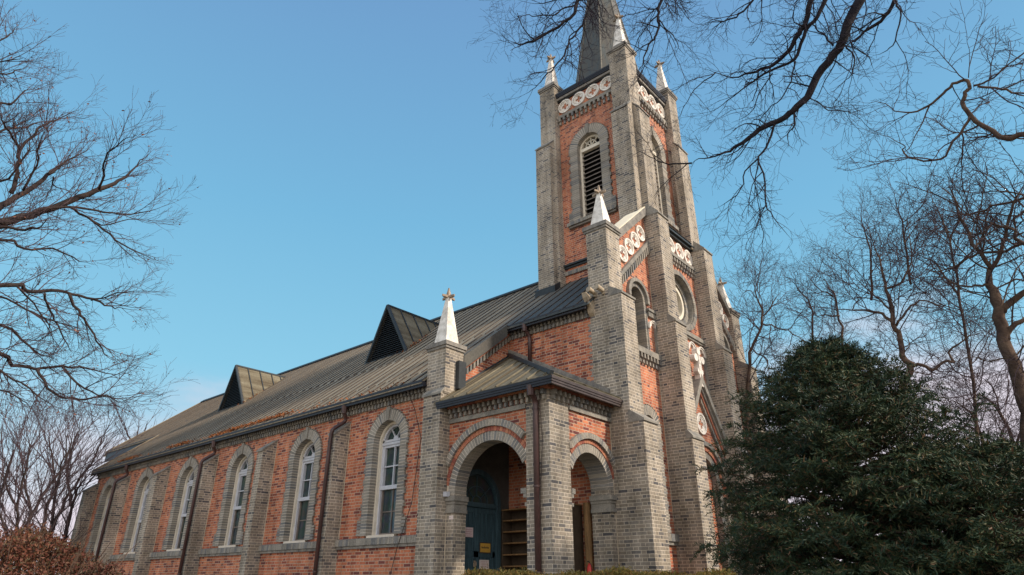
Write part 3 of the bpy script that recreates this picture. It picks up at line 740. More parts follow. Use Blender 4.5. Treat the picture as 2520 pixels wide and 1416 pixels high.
for s_ in (-1, 1):
    n = 13
    for i in range(n):
        y = .07+(1.12)*(i+.5)/n; z = 6.50-sl*y-.20; yy = YC+s_*y
        a, b = sorted((yy-.032, yy+.032)); za, zb_ = (z-s_*-0, z)
        m.prism(f, [(a, 6.50-sl*abs(a-YC)-.34), (b, 6.50-sl*abs(b-YC)-.34), (b, 6.50-sl*abs(b-YC)-.19), (a, 6.50-sl*abs(a-YC)-.19)], -.07, 0)
m.build('dentil_course', MGI, dg)
m = MB(); m2 = MB(); m3 = MB()
for s_ in (-1, 1):
    q = lambda z, y: (YC+s_*y, z-sl*y)
    m2.prism(f, [q(6.50-.18, 0), q(6.50-.18, 1.14), q(6.50-.06, 1.14), q(6.50-.06, 0)], -.10, 0)
    m.prism(f, [q(6.44, 0), q(6.44, 1.14), q(6.56, 1.14), q(6.56, 0)], -.15, 0)
    m3.prism(f, [q(6.562, 0), q(6.562, 1.14), q(6.80, 1.14), q(6.80, 0)], -.22, .15)
m.build('gable_moulding', MCAP, dg); m2.build('oversailing_course', MRI, dg); m3.build('gable_coping', MCOP, dg)
quatre(dg, f, YC, 5.46, .29)
fx = E(5.24)                                             # foliated cross standing on the gable
m = MB(); m.prism(fx, [(YC-.11, 6.45), (YC+.11, 6.45), (YC+.07, 7.15), (YC-.07, 7.15)], -.06, .10)
for dx, dz in ((-.20, 0), (.20, 0), (0, .22)):
    m.prism(fx, [(YC+dx+.11*math.cos(t*PI/6), 7.24+dz+.11*math.sin(t*PI/6)) for t in range(12)], -.06, .10)
    m.box(fx, YC+min(dx, 0)-.05, YC+max(dx, 0)+.05, -.05, .09, 7.19, 7.29+dz)
for s_ in (-1, 1): m.prism(fx, [(YC+s_*.05, 6.72), (YC+s_*.17, 6.86), (YC+s_*.16, 6.96), (YC+s_*.04, 6.86)], -.05, .09)
m.prism(fx, [(YC-.06, 7.1), (YC+.06, 7.1), (YC+.06, 7.32), (YC-.06, 7.32)], -.07, .11)
m.build('gable_cross', MSTONE, dg)
m = MB(); m.box(E(4.90), YC-.62, YC+.62, 0, .06, 0, 3.6); m.build('front_door', MDOOR, dg)

# ---------------- tower
TX0, TX1, TY0, TY1 = 1.298, 4.879, 4.651, 2*YC-4.651
TXC = (TX0+TX1)/2
def Wst(x0): return lambda u, d, w: (x0+d, u, w)
faces = [('S', S(4.92), TXC, lambda: None), ('E', E(4.61), YC, None), ('N', Mi(S(4.92)), TXC, None), ('W', Wst(1.567), YC, None)]
for nm, f, c, _ in faces:
    zb = 9.6 if nm != 'E' else 11.3
    m = MB(); m.arch_wall(f, c-1.17, c+1.17, zb, 17.2, c, .54, 14.75, 12.0, .3); tw = m.build('tower_wall', MR, CH)
    front = nm in 'SE'
    if front:
        surround(f, c, .44, 14.75, 12.05, .34, tw, key=True, foot=.10, proj=.06)
        m = MB(); frame_band(m, f, c, 14.75, 12.05, .44, .075, .10, .22)
        m.box(f, c-.40, c+.40, .09, .22, 14.66, 14.78)
        for a in (50, 90, 130):
            ca, sa = math.cos(math.radians(a)), math.sin(math.radians(a)); q = .016
            p0 = (c+ca*.05, 14.78+sa*.05); p1 = (c+ca*.36, 14.75+sa*.36)
            m.prism(f, [(p0[0]-sa*q, p0[1]+ca*q), (p1[0]-sa*q, p1[1]+ca*q), (p1[0]+sa*q, p1[1]-ca*q), (p0[0]+sa*q, p0[1]-ca*q)], .12, .17)
        m.ring(f, c, 14.80, .19, .215, .12, .17, n=12, gap=0)
        bw = m.build('belfry_window', MCREAM, tw)
        m = MB(); n = 15
        for i in range(n):
            z = 12.07+(14.62-12.07)*i/n
            m.hexa([f(c-.37, .115, z), f(c+.37, .115, z), f(c+.37, .115, z+.035), f(c-.37, .115, z+.035)], [f(c-.37, .24, z+.085), f(c+.37, .24, z+.085), f(c+.37, .24, z+.12), f(c-.37, .24, z+.12)])
        m.build('louvre', MLOUV, bw)
        m = MB(); m.box(f, c-.46, c+.46, .26, .28, 12, 15.3); m.build('backing', MBLACK, bw)
        m = MB(); soldier(m, f, c-.92, c+.92, 11.90, 12.05, .16, 0, top=.03); m.build('sill_course', MGI, tw)
        m = MB(); m.box(f, c-.88, c+.88, -.10, 0, 11.84, 11.90); m.build('drip_course', MCAP, tw)
        for k in range(4): quatre(tw, f, c+.58*(k-1.5), 16.82, .275, d=-.06)
    u0, u1 = c-1.17, c+1.17
    m = MB(); m.box(f, u0, u1, -.10, 0, 16.35, 16.46); m.box(f, u0, u1, -.06, 0, 16.46, 16.50); m.build('string_course', MCOP, tw)
    m = MB(); dentils(m, f, u0, u1, 16.07, 16.345, .09, pit=.185, wd=.085); m.build('dentil_course', MGI, tw)
    m = MB(); m.box(f, u0, u1, -.12, .2, 17.15, 17.24); m.build('cornice', MCAP, tw)
    m = MB(); prof(m, f, u0, u1, 0, 0, 17.25, -.05); m.box(f, u0, u1, -.05, .3, 17.30, 17.36); m.build('gutter', MGUT, tw)
    if nm == 'S':
        m = MB(); soldier(m, f, u0, u1, 10.27, 10.40, .05, 0); m.build('plinth_course', MGI, tw)
        m = MB(); m.box(f, u0, u1, -.05, 0, 10.50, 10.56); m.box(f, u0, u1, -.10, 0, 10.57, 10.63); m.build('base_string', MDKMET, tw)
for ix in (0, 1):
    for mir in (False, True):
        g = MID if mir else ID
        x0 = TX0 if ix == 0 else TX1-.636; x1 = x0+.636
        m = MB(); m.box(g, x0, x1, TY0, TY0+.636, 9.0, 17.72); tp = m.build('tower_pier', MG, CH)
        cap(x0, x1, TY0, TY0+.636, 17.72, 17.90, tp, mir); pinnacle((x0+x1)/2, TY0+.318, 17.91, 19.64, .21, tp, mir)
        xs, xe = (1.22, 1.83) if ix == 0 else (4.27, 4.885)
        sec = lambda dep, a, w: g(a, dep, w)
        m = MB(); m.prism(sec, [(4.45, 9.3), (4.78, 9.3), (4.78, 15.36), (4.655, 15.36), (4.45, 15.14)], xs, xe); m.build('angle_buttress', MG, tp)
        m = MB(); m.prism(sec, [(4.42, 15.12), (4.65, 15.36), (4.65, 15.42), (4.42, 15.17)], xs-.02, xe+.02); m.build('coping', MCAP, tp)
        if ix:
            m = MB(); m.prism(ID if False else (lambda dep, a, w: g(dep, a, w)), [(4.8, 11.2), (5.085, 11.2), (5.085, 15.14), (4.88, 15.36), (4.8, 15.36)], 4.78, 5.43); m.build('angle_buttress', MG, tp)
            m = MB(); m.prism(lambda dep, a, w: g(dep, a, w), [(5.115, 15.12), (4.88, 15.38), (4.88, 15.43), (5.115, 15.17)], 4.76, 5.45); m.build('coping', MCAP, tp)
        else:
            m = MB(); zr = roof_z(4.42); sd_ = []
            m.hexa([g(1.15, 4.36, zr-.05), g(1.92, 4.36, zr-.05), g(1.92, 4.36, zr+.16), g(1.15, 4.36, zr+.16)], [g(1.15, 5.4, roof_z(5.4)-.05), g(1.92, 5.4, roof_z(5.4)-.05), g(1.92, 5.4, roof_z(5.4)+.16), g(1.15, 5.4, roof_z(5.4)+.16)]); m.build('flashing', MDKMET, tp)
m = MB(); m.box(ID, TX0+.2, TX1-.2, TY0+.2, TY1-.2, 17.1, 17.35); m.build('tower_roof', MDKMET, CH)
m = MB(); n = 8; zb, zt, R_ = 17.3, 26.2, 1.36
A8 = [(TXC+R_*math.cos(PI/8+i*PI/4), YC+R_*math.sin(PI/8+i*PI/4)) for i in range(8)]
m.add([(x, y, zb) for x, y in A8]+[(TXC, YC, zt)], [tuple(range(8))[::-1]]+[(i, (i+1) % 8, 8) for i in range(8)]); sp = m.build('spire', MSPIRE, CH)
m = MB()
for x, y in A8: m.tube([(x, y, zb), (TXC, YC, zt)], [.035, .02], 4)
m.build('spire_roll', flat('spire_roll_metal', (.17, .155, .125), .6, .25, 4), sp)

# ---------------- porch
f = S(YP)
topz = 5.14
m = MB(); m.arch_wall(f, 2.0, 4.26, 0, topz, 3.24, 1.05, 3.32, 0, .34, n=30); pw = m.build('porch_wall', MR, CH)
def jambs(m, f, sides, z1, d0, d1):
    for a, b in sides:
        i = 0
        while i*h < z1: m.box(f, a, b, d0+rnd.uniform(-.002, .002), d1, i*h+.003, min((i+1)*h-.003, z1)); i += 1
m = MB(); m.ring(f, 3.24, 3.32, .99, 1.18, -.012, .345, n=43, gap=.18, umax=4.236, umin=2.017); m.ring(f, 3.24, 3.32, 1.285, 1.43, -.085, 0, n=49, gap=.18, umax=4.236, umin=2.017)
m.build('arch_ring', MGI, pw)
m = MB(); m.ring(f, 3.24, 3.32, 1.185, 1.28, -.03, 0, n=45, gap=.10, umax=4.236, umin=2.017); m.build('red_arch_ring', MRI, pw)
m = MB(); m.ring(f, 3.24, 3.32, 1.0, 1.27, -.008, .34, n=40, gap=0, umax=4.236, umin=2.02); m.ring(f, 3.24, 3.32, 1.29, 1.425, -.08, 0, n=40, gap=0, umax=4.236, umin=2.02); m.build('mortar_bed', MMORT, pw)
m = MB(); m.box(f, 2.017, 2.25, -.012, .35, 0, 3.32); m.build('porch_pilaster', MG, pw)
m = MB(); m.box(f, 2.017, 2.031, -.02, -.01, 1.0, 3.9); m.build('pale_joint', MPAINT, pw)
def impost(m, f, a, b, d0, d1, o=.06):
    m.box(f, a-o*0, b+o, d0-o, d1, 3.17, 3.27); m.box(f, a, b+o*.5, d0-o*.5, d1, 3.11, 3.168)
    m.box(f, a, b+.01, d0-.012, d1, 3.0, 3.108); m.box(f, a, b+o*.6, d0-o*.6, d1, 2.93, 2.998)
m = MB(); impost(m, f, 2.017, 2.25, -.012, .36); m.build('impost', MCOP, pw)
m = MB(); dentils(m, f, 2.03, 4.25, 4.93, 5.13, .10, pit=.15, wd=.075); m.build('dentil_course', MGI, pw)
m = MB(); m.box(f, 2.03, 4.25, -.05, 0, 4.83, 4.925); m.build('string_course', MCOP, pw)
m = MB(); soldier(m, f, 2.03, 4.9, 5.14, 5.20, .13, pit=.214); m.build('oversailing_course', MRI, pw)
# corner post of the porch
m = MB(); m.box(ID, 4.236, XQ+.012, YP-.012, .745, 0, 5.14); cp_ = m.build('porch_corner', MG, CH)
m = MB(); dentils(m, S(YP-.012), 4.26, XQ, 4.93, 5.13, .10, pit=.15, wd=.075); dentils(m, E(XQ+.012), YP, .74, 4.93, 5.13, .10, pit=.15, wd=.075); m.build('dentil_course', MGI, cp_)
m = MB()
for f2, a, b in ((Wst(4.236), .09, .45),): m.box(ID, 4.10, 4.236, YP-.03, .46, 3.17, 3.27); m.box(ID, 4.16, 4.236, YP-.02, .45, 3.09, 3.168); m.box(ID, 4.19, 4.236, YP-.01, .45, 2.93, 3.0)
m.box(ID, 4.38, XQ+.03, .745, .86, 3.17, 3.27); m.box(ID, 4.4, XQ+.02, .745, .81, 3.09, 3.168); m.box(ID, 4.4, XQ+.02, .745, .80, 2.93, 3.0)
m.build('impost', MCOP, cp_)
f = E(XQ)
m = MB(); m.arch_wall(f, .74, A_, 0, topz, 1.44, .74, 3.37, 0, .45, n=28); pe = m.build('porch_wall', MR, CH)
m = MB(); m.ring(f, 1.44, 3.37, .68, .86, -.012, .455, n=31, gap=.18, umin=.746, umax=A_-.003); m.ring(f, 1.44, 3.37, .955, 1.08, -.085, 0, n=39, gap=.18, umin=.746, umax=A_-.003); m.build('arch_ring', MGI, pe)
m = MB(); m.ring(f, 1.44, 3.37, .865, .95, -.03, 0, n=35, gap=.10, umin=.746, umax=A_-.003); m.build('red_arch_ring', MRI, pe)
m = MB(); m.ring(f, 1.44, 3.37, .69, .945, -.008, .45, n=36, gap=0, umin=.746, umax=A_-.003); m.ring(f, 1.44, 3.37, .96, 1.075, -.08, 0, n=40, gap=0, umin=.746, umax=A_-.003); m.build('mortar_bed', MMORT, pe)
m = MB(); m.box(f, 2.12, A_-.003, -.012, .46, 0, 3.37); m.build('porch_pilaster', MG, pe)
m = MB(); m.box(f, A_-.02, A_-.004, -.02, -.01, 1.0, 4.8); m.build('pale_joint', MPAINT, pe)
fr_ = lambda u, d, w: f(2*2.12-u+.0, d, w)
m = MB(); m.box(f, 2.06, A_, -.07, .47, 3.17, 3.27); m.box(f, 2.09, A_, -.04, .465, 3.11, 3.168); m.box(f, 2.11, A_, -.02, .463, 3.0, 3.108); m.box(f, 2.085, A_, -.045, .465, 2.93, 2.998); m.build('impost', MCOP, pe)
m = MB(); dentils(m, f, .76, A_, 4.93, 5.13, .10, pit=.15, wd=.075); m.build('dentil_course', MGI, pe)
m = MB(); m.box(f, .745, A_, -.05, 0, 4.83, 4.925); m.build('string_course', MCOP, pe)
m = MB(); soldier(m, f, YP, A_, 5.14, 5.20, .13, pit=.214); m.build('oversailing_course', MRI, pe)
# porch roof (hipped), gutters
e1, ex, ez, apx, apy, apz = YP-.37, XQ+.37, 5.29, XP+.01, A_, 7.02
def porch_slope(P, Q, T_, U, seams, name):
    m = MB(); P, Q, T_ = map(Vector, (P, Q, T_)); vs = [P, Q, T_]+([Vector(U)] if U else [])
    k = len(vs); dn = Vector((0, 0, -.05)); m.add(vs+[v+dn for v in vs], [tuple(range(k)), tuple(range(2*k-1, k-1, -1))]+[(i, (i+1) % k, k+(i+1) % k, k+i) for i in range(k)])
    for a, b in seams: m.tube([Vector(a)+Vector((0, 0, .02)), Vector(b)+Vector((0, 0, .02))], .022, 4)
    return m.build(name, MROOFP, CH)
sz = (apz-ez)/(apy-e1)
se = []
x = 2.05
while x < 5.1:
    t = (ex-x)/(ex-apx); yb = e1+t*(apy-e1); se.append(((x, e1, ez), (x, yb, ez+sz*(yb-e1)))); x += .42
x = 2.05
pr_ = porch_slope((XP+.01, e1, ez), (ex, e1, ez), (apx, apy, apz), None, se, 'porch_roof')
se = []; sx = (apz-ez)/(ex-apx); y = .1
while y < 2.2:
    t = (y-e1)/(apy-e1); xx = ex-t*(ex-apx); se.append(((ex, y, ez), (xx, y, ez+sx*(ex-xx)))); y += .42
porch_slope((ex, e1, ez), (ex, apy, ez), (apx, apy, apz), None, se, 'porch_roof')
m = MB(); m.tube([(ex, e1, ez+.03), (apx, apy, apz+.05)], .06, 4)
m.tube([(XP+.03, e1+.3, ez+.23), (XP+.03, apy, apz+.02)], .03, 4); m.build('ridge_cap', MDKMET, pr_)
m = MB(); m.prism(S(A_), [(apx, apz+.02), (ex-.3, ez+.14), (ex-.3, ez+.30), (apx, apz+.20)], -.03, 0); m.build('flashing_course', MCAP, pr_)
f = S(YP); m = MB(); prof(m, f, 1.92, XQ+.23, 0, 1, 5.125, -.235); m.box(f, 1.95, XQ+.23, -.24, 0, 5.205, 5.235); m.build('gutter', MGUT, pr_)
f = E(XQ); m = MB(); prof(m, f, YP-.235, A_, 1, 0, 5.125, -.235); m.box(f, YP-.2, A_, -.235, 0, 5.205, 5.235); m.build('gutter', MGUTB, pr_)
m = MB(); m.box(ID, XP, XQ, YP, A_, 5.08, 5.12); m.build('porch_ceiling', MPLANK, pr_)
# inside the porch
m = MB(); m.box(E(XP), .40, A_, -.012, 0, 0, 5.08) if False else None
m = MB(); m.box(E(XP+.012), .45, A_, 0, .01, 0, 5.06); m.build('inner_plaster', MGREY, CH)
DY, DR = 1.14, .62
f = E(XP+.03)
m = MB(); m.prism(f, [(DY-DR-.06, 0), (DY+DR+.06, 0)]+[(2*DY-a, b) for a, b in arc(DY, 3.22, DR+.06)], 0, .02); dr = m.build('side_door', MDOOR, CH)
m = MB(); frame_band(m, f, DY, 3.22, 0, DR+.13, .11, -.10, 0); m.box(f, DY-DR-.02, DY+DR+.02, -.08, 0, 3.14, 3.24); m.build('door_frame', MDOOR, dr)
for s_ in (-1, 1):
    m = MB(); a, b = sorted((DY+s_*.008, DY+s_*(DR-.01)))
    for q in range(5):
        x0 = a+(b-a)*q/5; m.box(f, x0+.006, x0+(b-a)/5-.006, -.03, 0, .5, 3.13)
    m.box(f, a, b, -.045, -.03, 2.10, 2.22); m.box(f, a, b, -.045, -.03, 3.02, 3.13); m.box(f, a, a+.07, -.045, -.03, .5, 3.02); m.box(f, b-.07, b, -.045, -.03, .5, 3.02)
    lf = m.build('door_leaf', MDOOR, dr)
    if s_ < 0: m = MB(); m.tube([f(DY-.05, -.045, 2.0), f(DY-.05, -.10, 2.0), f(DY-.05, -.10, 1.93), f(DY-.05, -.045, 1.93)], .012, 6); m.box(f, DY-.08, DY-.02, -.055, -.045, 1.9, 2.03); m.build('handle', MTIP, lf)
m = MB(); m.prism(f, [(2*DY-a, b) for a, b in arc(DY, 3.24, DR-.02)], -.02, -.005); m.build('fanlight', MGLASS, dr)
m = MB()
for a in (40, 90, 140):
    ca, sa = math.cos(math.radians(a)), math.sin(math.radians(a)); m.tube([f(DY+ca*.15, -.03, 3.24+sa*.15), f(DY+ca*.6, -.03, 3.24+sa*.6)], .012, 4)
for q in (.15, .36): m.tube([f(u, -.03, w_) for u, w_ in arc(DY, 3.24, q)], .012, 4)
m.build('fanlight_bar', MDOOR, dr)

# ---------------- downpipes
def bend(pts, r=.055):
    out = [Vector(pts[0])]
    for i in range(1, len(pts)-1):
        a, b, c = map(Vector, pts[i-1:i+2]); l = min(.1, (a-b).length*.4, (c-b).length*.4)
        p, q = b+(a-b).normalized()*l, b+(c-b).normalized()*l
        for t in (0, .25, .5, .75, 1): out.append((1-t)**2*p+2*t*(1-t)*b+t*t*q)
    out.append(Vector(pts[-1])); return out
def downpipe(pts, r=.05, top=None):
    m = MB(); m.tube(bend(pts), r, 10); p0 = Vector(pts[0])
    o = m.build('downpipe', MPIPE, CH, smooth=True)
    m = MB(); m.tube([p0+Vector((0, 0, .02)), p0-Vector((0, 0, .18))], [.085, .06], 8)
    last = Vector(pts[-1]); prev = Vector(pts[-2]); z = prev.z-.15
    while z > 1: m.tube([(last.x, last.y, z), (last.x, last.y, z-.035)], r+.012, 10); z -= 1.5
    m.build('bracket', MPIPE, o)
for x in (-1.72, -8.72, -15.72): downpipe([(x+.13, -.24, 5.76), (x+.13, -.24, 5.62), (x+.06, -.10, 5.42), (x+.03, -.47, 5.14), (x, -.475, 5.0), (x, -.475, .1)])
downpipe([(2.60, A_-.24, 7.66), (2.60, A_-.24, 7.54), (2.62, A_-.07, 7.38), (2.62, A_-.07, 6.60)])
downpipe([(4.60, -.20, 5.16), (4.60, -.20, 5.06), (4.55, .02, 4.93), (4.55, .02, .1)], r=.06)
m = MB(); m.tube([(.9, -.28, 5.75), (1.0, -.08, 5.3), (1.25, -.06, 4.6), (1.1, -.09, 3.2), (.75, -.12, 2.3), (.45, -.06, 1.6), (.3, -.1, .1)], .008, 4, False)
tag(m.build('cable', MINK), 'thin black cable hanging loosely across the wall beside the nearest tall window', 'cable')
m = MB(); m.tube([(4.66, -.0, 5.05), (4.68, .05, 4.2), (4.64, .05, 3.5), (4.6, .0, 2.9), (4.46, .04, 2.4), (4.48, .06, 1.2), (4.48, .06, .1)], .008, 4, False)
tag(m.build('cable', MINK), 'thin dark cable running down behind the brown downpipe at the porch corner', 'cable')
# back-facing closures: interior blockers so no light leaks through the nave
m = MB(); m.box(ID, -18.7, 1.4, .5, .55, 0, 5.8); m.build('interior_blocker', MBLACK, CH)

m = MB(); m.box(ID, -400, 400, -400, 400, -.3, 0); g_ = m.build('ground', MSOIL); g_['kind'] = 'structure'

# ============================================================ small things on the building
f = E(XP+.03)
def sheet(name, f, u0, u1, w0, w1, d, m_, label, cat, lines=(), ink=MINK, par=None):
    m = MB(); m.box(f, u0, u1, d-.006, d, w0, w1); o = m.build(name, m_); tag(o, label, cat)
    if lines:
        m = MB()
        for (a, b, zc, hh) in lines:                     # row of small strokes standing for a line of writing
            n = max(2, int((b-a)/(hh*1.25))); p = (b-a)/n
            for i in range(n):
                x0 = a+p*i; r_ = random.Random(i*7+int(zc*1000))
                m.box(f, x0+p*.12, x0+p*.85, d-.0085, d-.006, zc-hh*.06, zc+hh*.06)
                if r_.random() < .8: m.box(f, x0+p*.2, x0+p*.34, d-.0085, d-.006, zc-hh*.5, zc-hh*.07)
                if r_.random() < .7: m.box(f, x0+p*.6, x0+p*.74, d-.0085, d-.006, zc+hh*.07, zc+hh*.5)
        m.build('writing', ink, o)
    return o
sheet('notice', f, .70, 1.02, 2.50, 2.70, -.05, MPINK, 'pinkish paper notice taped on the left leaf of the blue side door', 'notice', [(.74, .98, 2.655-.045*k, .022) for k in range(4)], MREDINK)
fr0 = sheet('door_plate', f, 1.235, 1.60, 2.185, 2.41, -.055, MINK, 'yellow plate in a dark frame on the blue side door', 'sign')
m = MB(); m.box(f, 1.255, 1.58, -.066, -.0612, 2.205, 2.39); m.build('plate_face', MYEL, fr0)
m = MB()
for k in range(9): m.box(f, 1.29+k*.028, 1.308+k*.028, -.069, -.066, 2.285, 2.315 if k % 3 else 2.325)
m.build('writing', MINK, fr0)
sheet('notice', f, 1.245, 1.55, 1.86, 2.05, -.05, MPAPER, 'cream paper notice low on the blue side door under the yellow plate', 'notice', [(1.28, 1.51, 2.01-.045*k, .022) for k in range(3)], MREDINK)
sheet('notice', S(YP-.012), 2.12, 2.235, 2.80, 2.875, -.002, MPAPER, 'tiny white sticker on the grey brick pilaster left of the porch arch', 'sticker', [(2.13, 2.17, 2.84, .02)])
m = MB(); m.box(ID, 2.02, 2.13, YP-.13, YP-.03, 3.26, 3.36); bm_ = m.build('junction_box', MWHITE); tag(bm_, 'small pale junction box on the capital left of the porch arch', 'junction box')
# shelf unit standing against the inner wall of the porch
sh = thing('bookcase', 'tall brown open bookcase standing inside the porch against the red wall', 'bookcase', (3.0, A_-.2, 0))
y0, y1, xa, xb = A_-.36, A_-.01, 1.95, 3.98
m = MB(); m.box(ID, xa, xb, y1-.015, y1, .2, 3.12); m.build('back_panel', MSHELF, sh)
for x in (xa, 2.95, xb-.03): m = MB(); m.box(ID, x, x+.03, y0, y1-.016, .2, 3.12); m.build('side_panel', MSHELF, sh)
for z in [3.12]+[2.88-.243*k for k in range(9)]:
    m = MB(); m.box(ID, xa+.031 if z < 3.1 else xa-.02, xb-.031 if z < 3.1 else xb+.02, y0+.01, y1-.016, z, z+.028); m.build('shelf', MWOOD, sh)
m = MB(); m.tube([(4.20, A_-.13, 0), (4.20, A_-.13, 3.16)], .085, 12)
tag(m.build('wooden_post', MWOOD), 'round light brown wooden post standing beside the bookcase in the porch', 'post')
ex_ = thing('fire_extinguisher', 'small red fire extinguisher hanging beside the wooden post in the porch', 'fire extinguisher', (4.30, A_-.26, 1.6))
m = MB(); m.tube([(4.30, A_-.28, 1.55), (4.30, A_-.28, 1.60), (4.30, A_-.28, 1.86), (4.30, A_-.28, 1.92), (4.30, A_-.28, 1.95)], [.045, .06, .06, .035, .02], 14); m.build('cylinder', MREDP, ex_, smooth=True)
m = MB(); m.tube([(4.30, A_-.28, 1.95), (4.30, A_-.30, 1.99), (4.30, A_-.36, 1.98)], .012, 6); m.tube([(4.31, A_-.28, 1.95), (4.36, A_-.30, 1.92), (4.37, A_-.30, 1.7)], .01, 6); m.build('handle', MINK, ex_)
# speaker column and flood lights
sc_ = thing('speaker_column', 'slim dark green speaker column fixed behind the pinnacled corner pier', 'speaker', (2.10, .33, 5.9))
m = MB(); m.box(ID, 2.04, 2.15, .20, .43, 5.66, 6.33); m.build('cabinet', MDKMET, sc_)
m = MB(); m.box(ID, 2.035, 2.06, .28, .34, 5.5, 5.66); m.build('bracket', MDKMET, sc_)
for k, (x, lab) in enumerate(((4.66, 'left one of two cream floodlights fixed where the metal roof meets the grey buttress'), (4.90, 'right one of two cream floodlights fixed where the metal roof meets the grey buttress'))):
    fl = thing('floodlight', lab, 'floodlight', (x, A_-.12, 8.05), 'floodlights on the front buttress')
    m = MB(); m.tube([(x, A_-.05, 8.02), (x-.02, A_-.14, 8.05), (x-.04, A_-.26, 8.07)], [.055, .06, .075], 12); m.build('housing', MAGED, fl)
    m = MB(); m.box(ID, x-.03, x+.03, A_-.05, A_, 7.93, 8.06); m.build('bracket', MAGED, fl)
br = thing('stone_bracket', 'cream carved bracket stone at the eaves end beside the grey buttress', 'bracket stone', (4.55, A_-.2, 7.6))
m = MB(); m.prism(lambda dep, a, w: (a, A_+dep, w), [(0, 7.45), (-.10, 7.52), (-.16, 7.68), (-.30, 7.86), (-.34, 7.98), (-.28, 7.98), (0, 7.84)], 4.475, 4.60); m.build('carved_block', MAGED, br)

# leaves lying on the roof and in the gutter
m = MB(); r2 = random.Random(3)
def leaf(m, p, s, r_):
    a = Vector((r_.uniform(-1, 1), r_.uniform(-1, 1), r_.uniform(-.5, .5))).normalized(); b = a.cross(Vector((r_.uniform(-1, 1), r_.uniform(-1, 1), r_.uniform(.2, 1)))).normalized()
    p = Vector(p); m.add([p-a*s, p-b*s*.55, p+a*s, p+b*s*.5], [(0, 1, 2, 3)])
piles = [(-7.6, .0, 1.1, 420), (-5.6, .05, 1.0, 420), (-8.6, -.1, 1.2, 200), (-11.6, .0, .8, 260), (-16.2, 0, .9, 260), (-3.0, -.1, 1.6, 50), (-12.6, -.1, 2, 50), (-.4, -.1, 1.5, 60), (-3.2, 3.15, .25, 90), (-13.6, 3.1, .22, 60)]
for px, py, sx_, n in piles:
    for _ in range(n):
        x = r2.gauss(px, sx_*.6); y = py-.14+abs(r2.gauss(0, .10)) if py < 1 else r2.gauss(py+.15, .3)
        y = max(-.30, y); leaf(m, (x, y, roof_z(y)+.02+r2.random()*.05*(1 if py < 1 else 2)), r2.uniform(.025, .045), r2)
fl_ = m.build('fallen_leaves', MLEAF, fix=False); fl_['kind'] = 'stuff'; tag(fl_, 'russet fallen leaves gathered along the gutter and dormers of the roof', 'fallen leaves')

# ============================================================ trees
def ph(u, v, D):                       # point on a photo ray at horizontal distance D
    d = ray(u, v); return CAM + d*(D/math.hypot(d.x, d.y))
def rv(r_): 
    while True:
        v = Vector((r_.uniform(-1, 1), r_.uniform(-1, 1), r_.uniform(-1, 1)))
        if .05 < v.length < 1: return v.normalized()
def grow(big, fine, p, d, L, r, lvl, r_, cfg):
    """one branch and its children: curved, tapering, forking"""
    seg = cfg['seg'][min(lvl, len(cfg['seg'])-1)]; n = max(3, int(L/seg)); st = L/n
    pts = [Vector(p)]; d = d.normalized(); ds = [d.copy()]
    wig = cfg['wig']*(1+.3*lvl)
    for i in range(n):
        d = (d+rv(r_)*wig+Vector((0, 0, cfg['up'][min(lvl, len(cfg['up'])-1)]))*.1).normalized()
        pts.append(pts[-1]+d*st); ds.append(d.copy())
    rend = max(cfg['rmin'], r*.42) if lvl < cfg['max'] else cfg['rmin']
    rs = [r+(rend-r)*(i/n)**.8 for i in range(n+1)]
    (big if r > cfg['split'] else fine).tube(pts, rs, 5 if r > .03 else (4 if r > .012 else 3), cap=False)
    if lvl >= cfg['max']: return
    spawn(big, fine, pts, rs, lvl, r_, cfg, L, .18 if lvl else .35)
def spawn(big, fine, pts, rs, lvl, r_, cfg, L, t0=0.1, dens=1.0):
    # total length
    seglen = [(pts[i+1]-pts[i]).length for i in range(len(pts)-1)]; tot = sum(seglen)
    k = int(tot*cfg['dens'][min(lvl, len(cfg['dens'])-1)]*dens+r_.random())
    for j in range(k):
        t = t0+(1-t0)*(j+r_.random())/max(k, 1); t = min(t, .995); s = t*tot; i = 0
        while i < len(seglen)-1 and s > seglen[i]: s -= seglen[i]; i += 1
        q = s/max(seglen[i], 1e-6); p = pts[i].lerp(pts[i+1], min(q, 1)); base = (pts[i+1]-pts[i]).normalized()
        side = base.cross(rv(r_)).normalized(); ang = math.radians(r_.uniform(*cfg['ang']))
        dd = base*math.cos(ang)+side*math.sin(ang)
        rr = rs[i]+(rs[i+1]-rs[i])*q
        l2 = cfg['len'][min(lvl, len(cfg['len'])-1)]*r_.uniform(.55, 1.25)*(1.1-.55*t)
        grow(big, fine, p, dd, l2, min(rr*.75, cfg['r'][min(lvl, len(cfg['r'])-1)]*r_.uniform(.8, 1.2)), lvl+1, r_, cfg)
def smooth_path(P, k=3):
    out = []
    for i in range(len(P)-1):
        a = P[max(i-1, 0)]; b = P[i]; c = P[i+1]; e = P[min(i+2, len(P)-1)]
        for j in range(k):
            t = j/k; out.append(.5*((2*b)+(c-a)*t+(2*a-5*b+4*c-e)*t*t+(-a+3*b-3*c+e)*t**3))
    out.append(P[-1]); return out
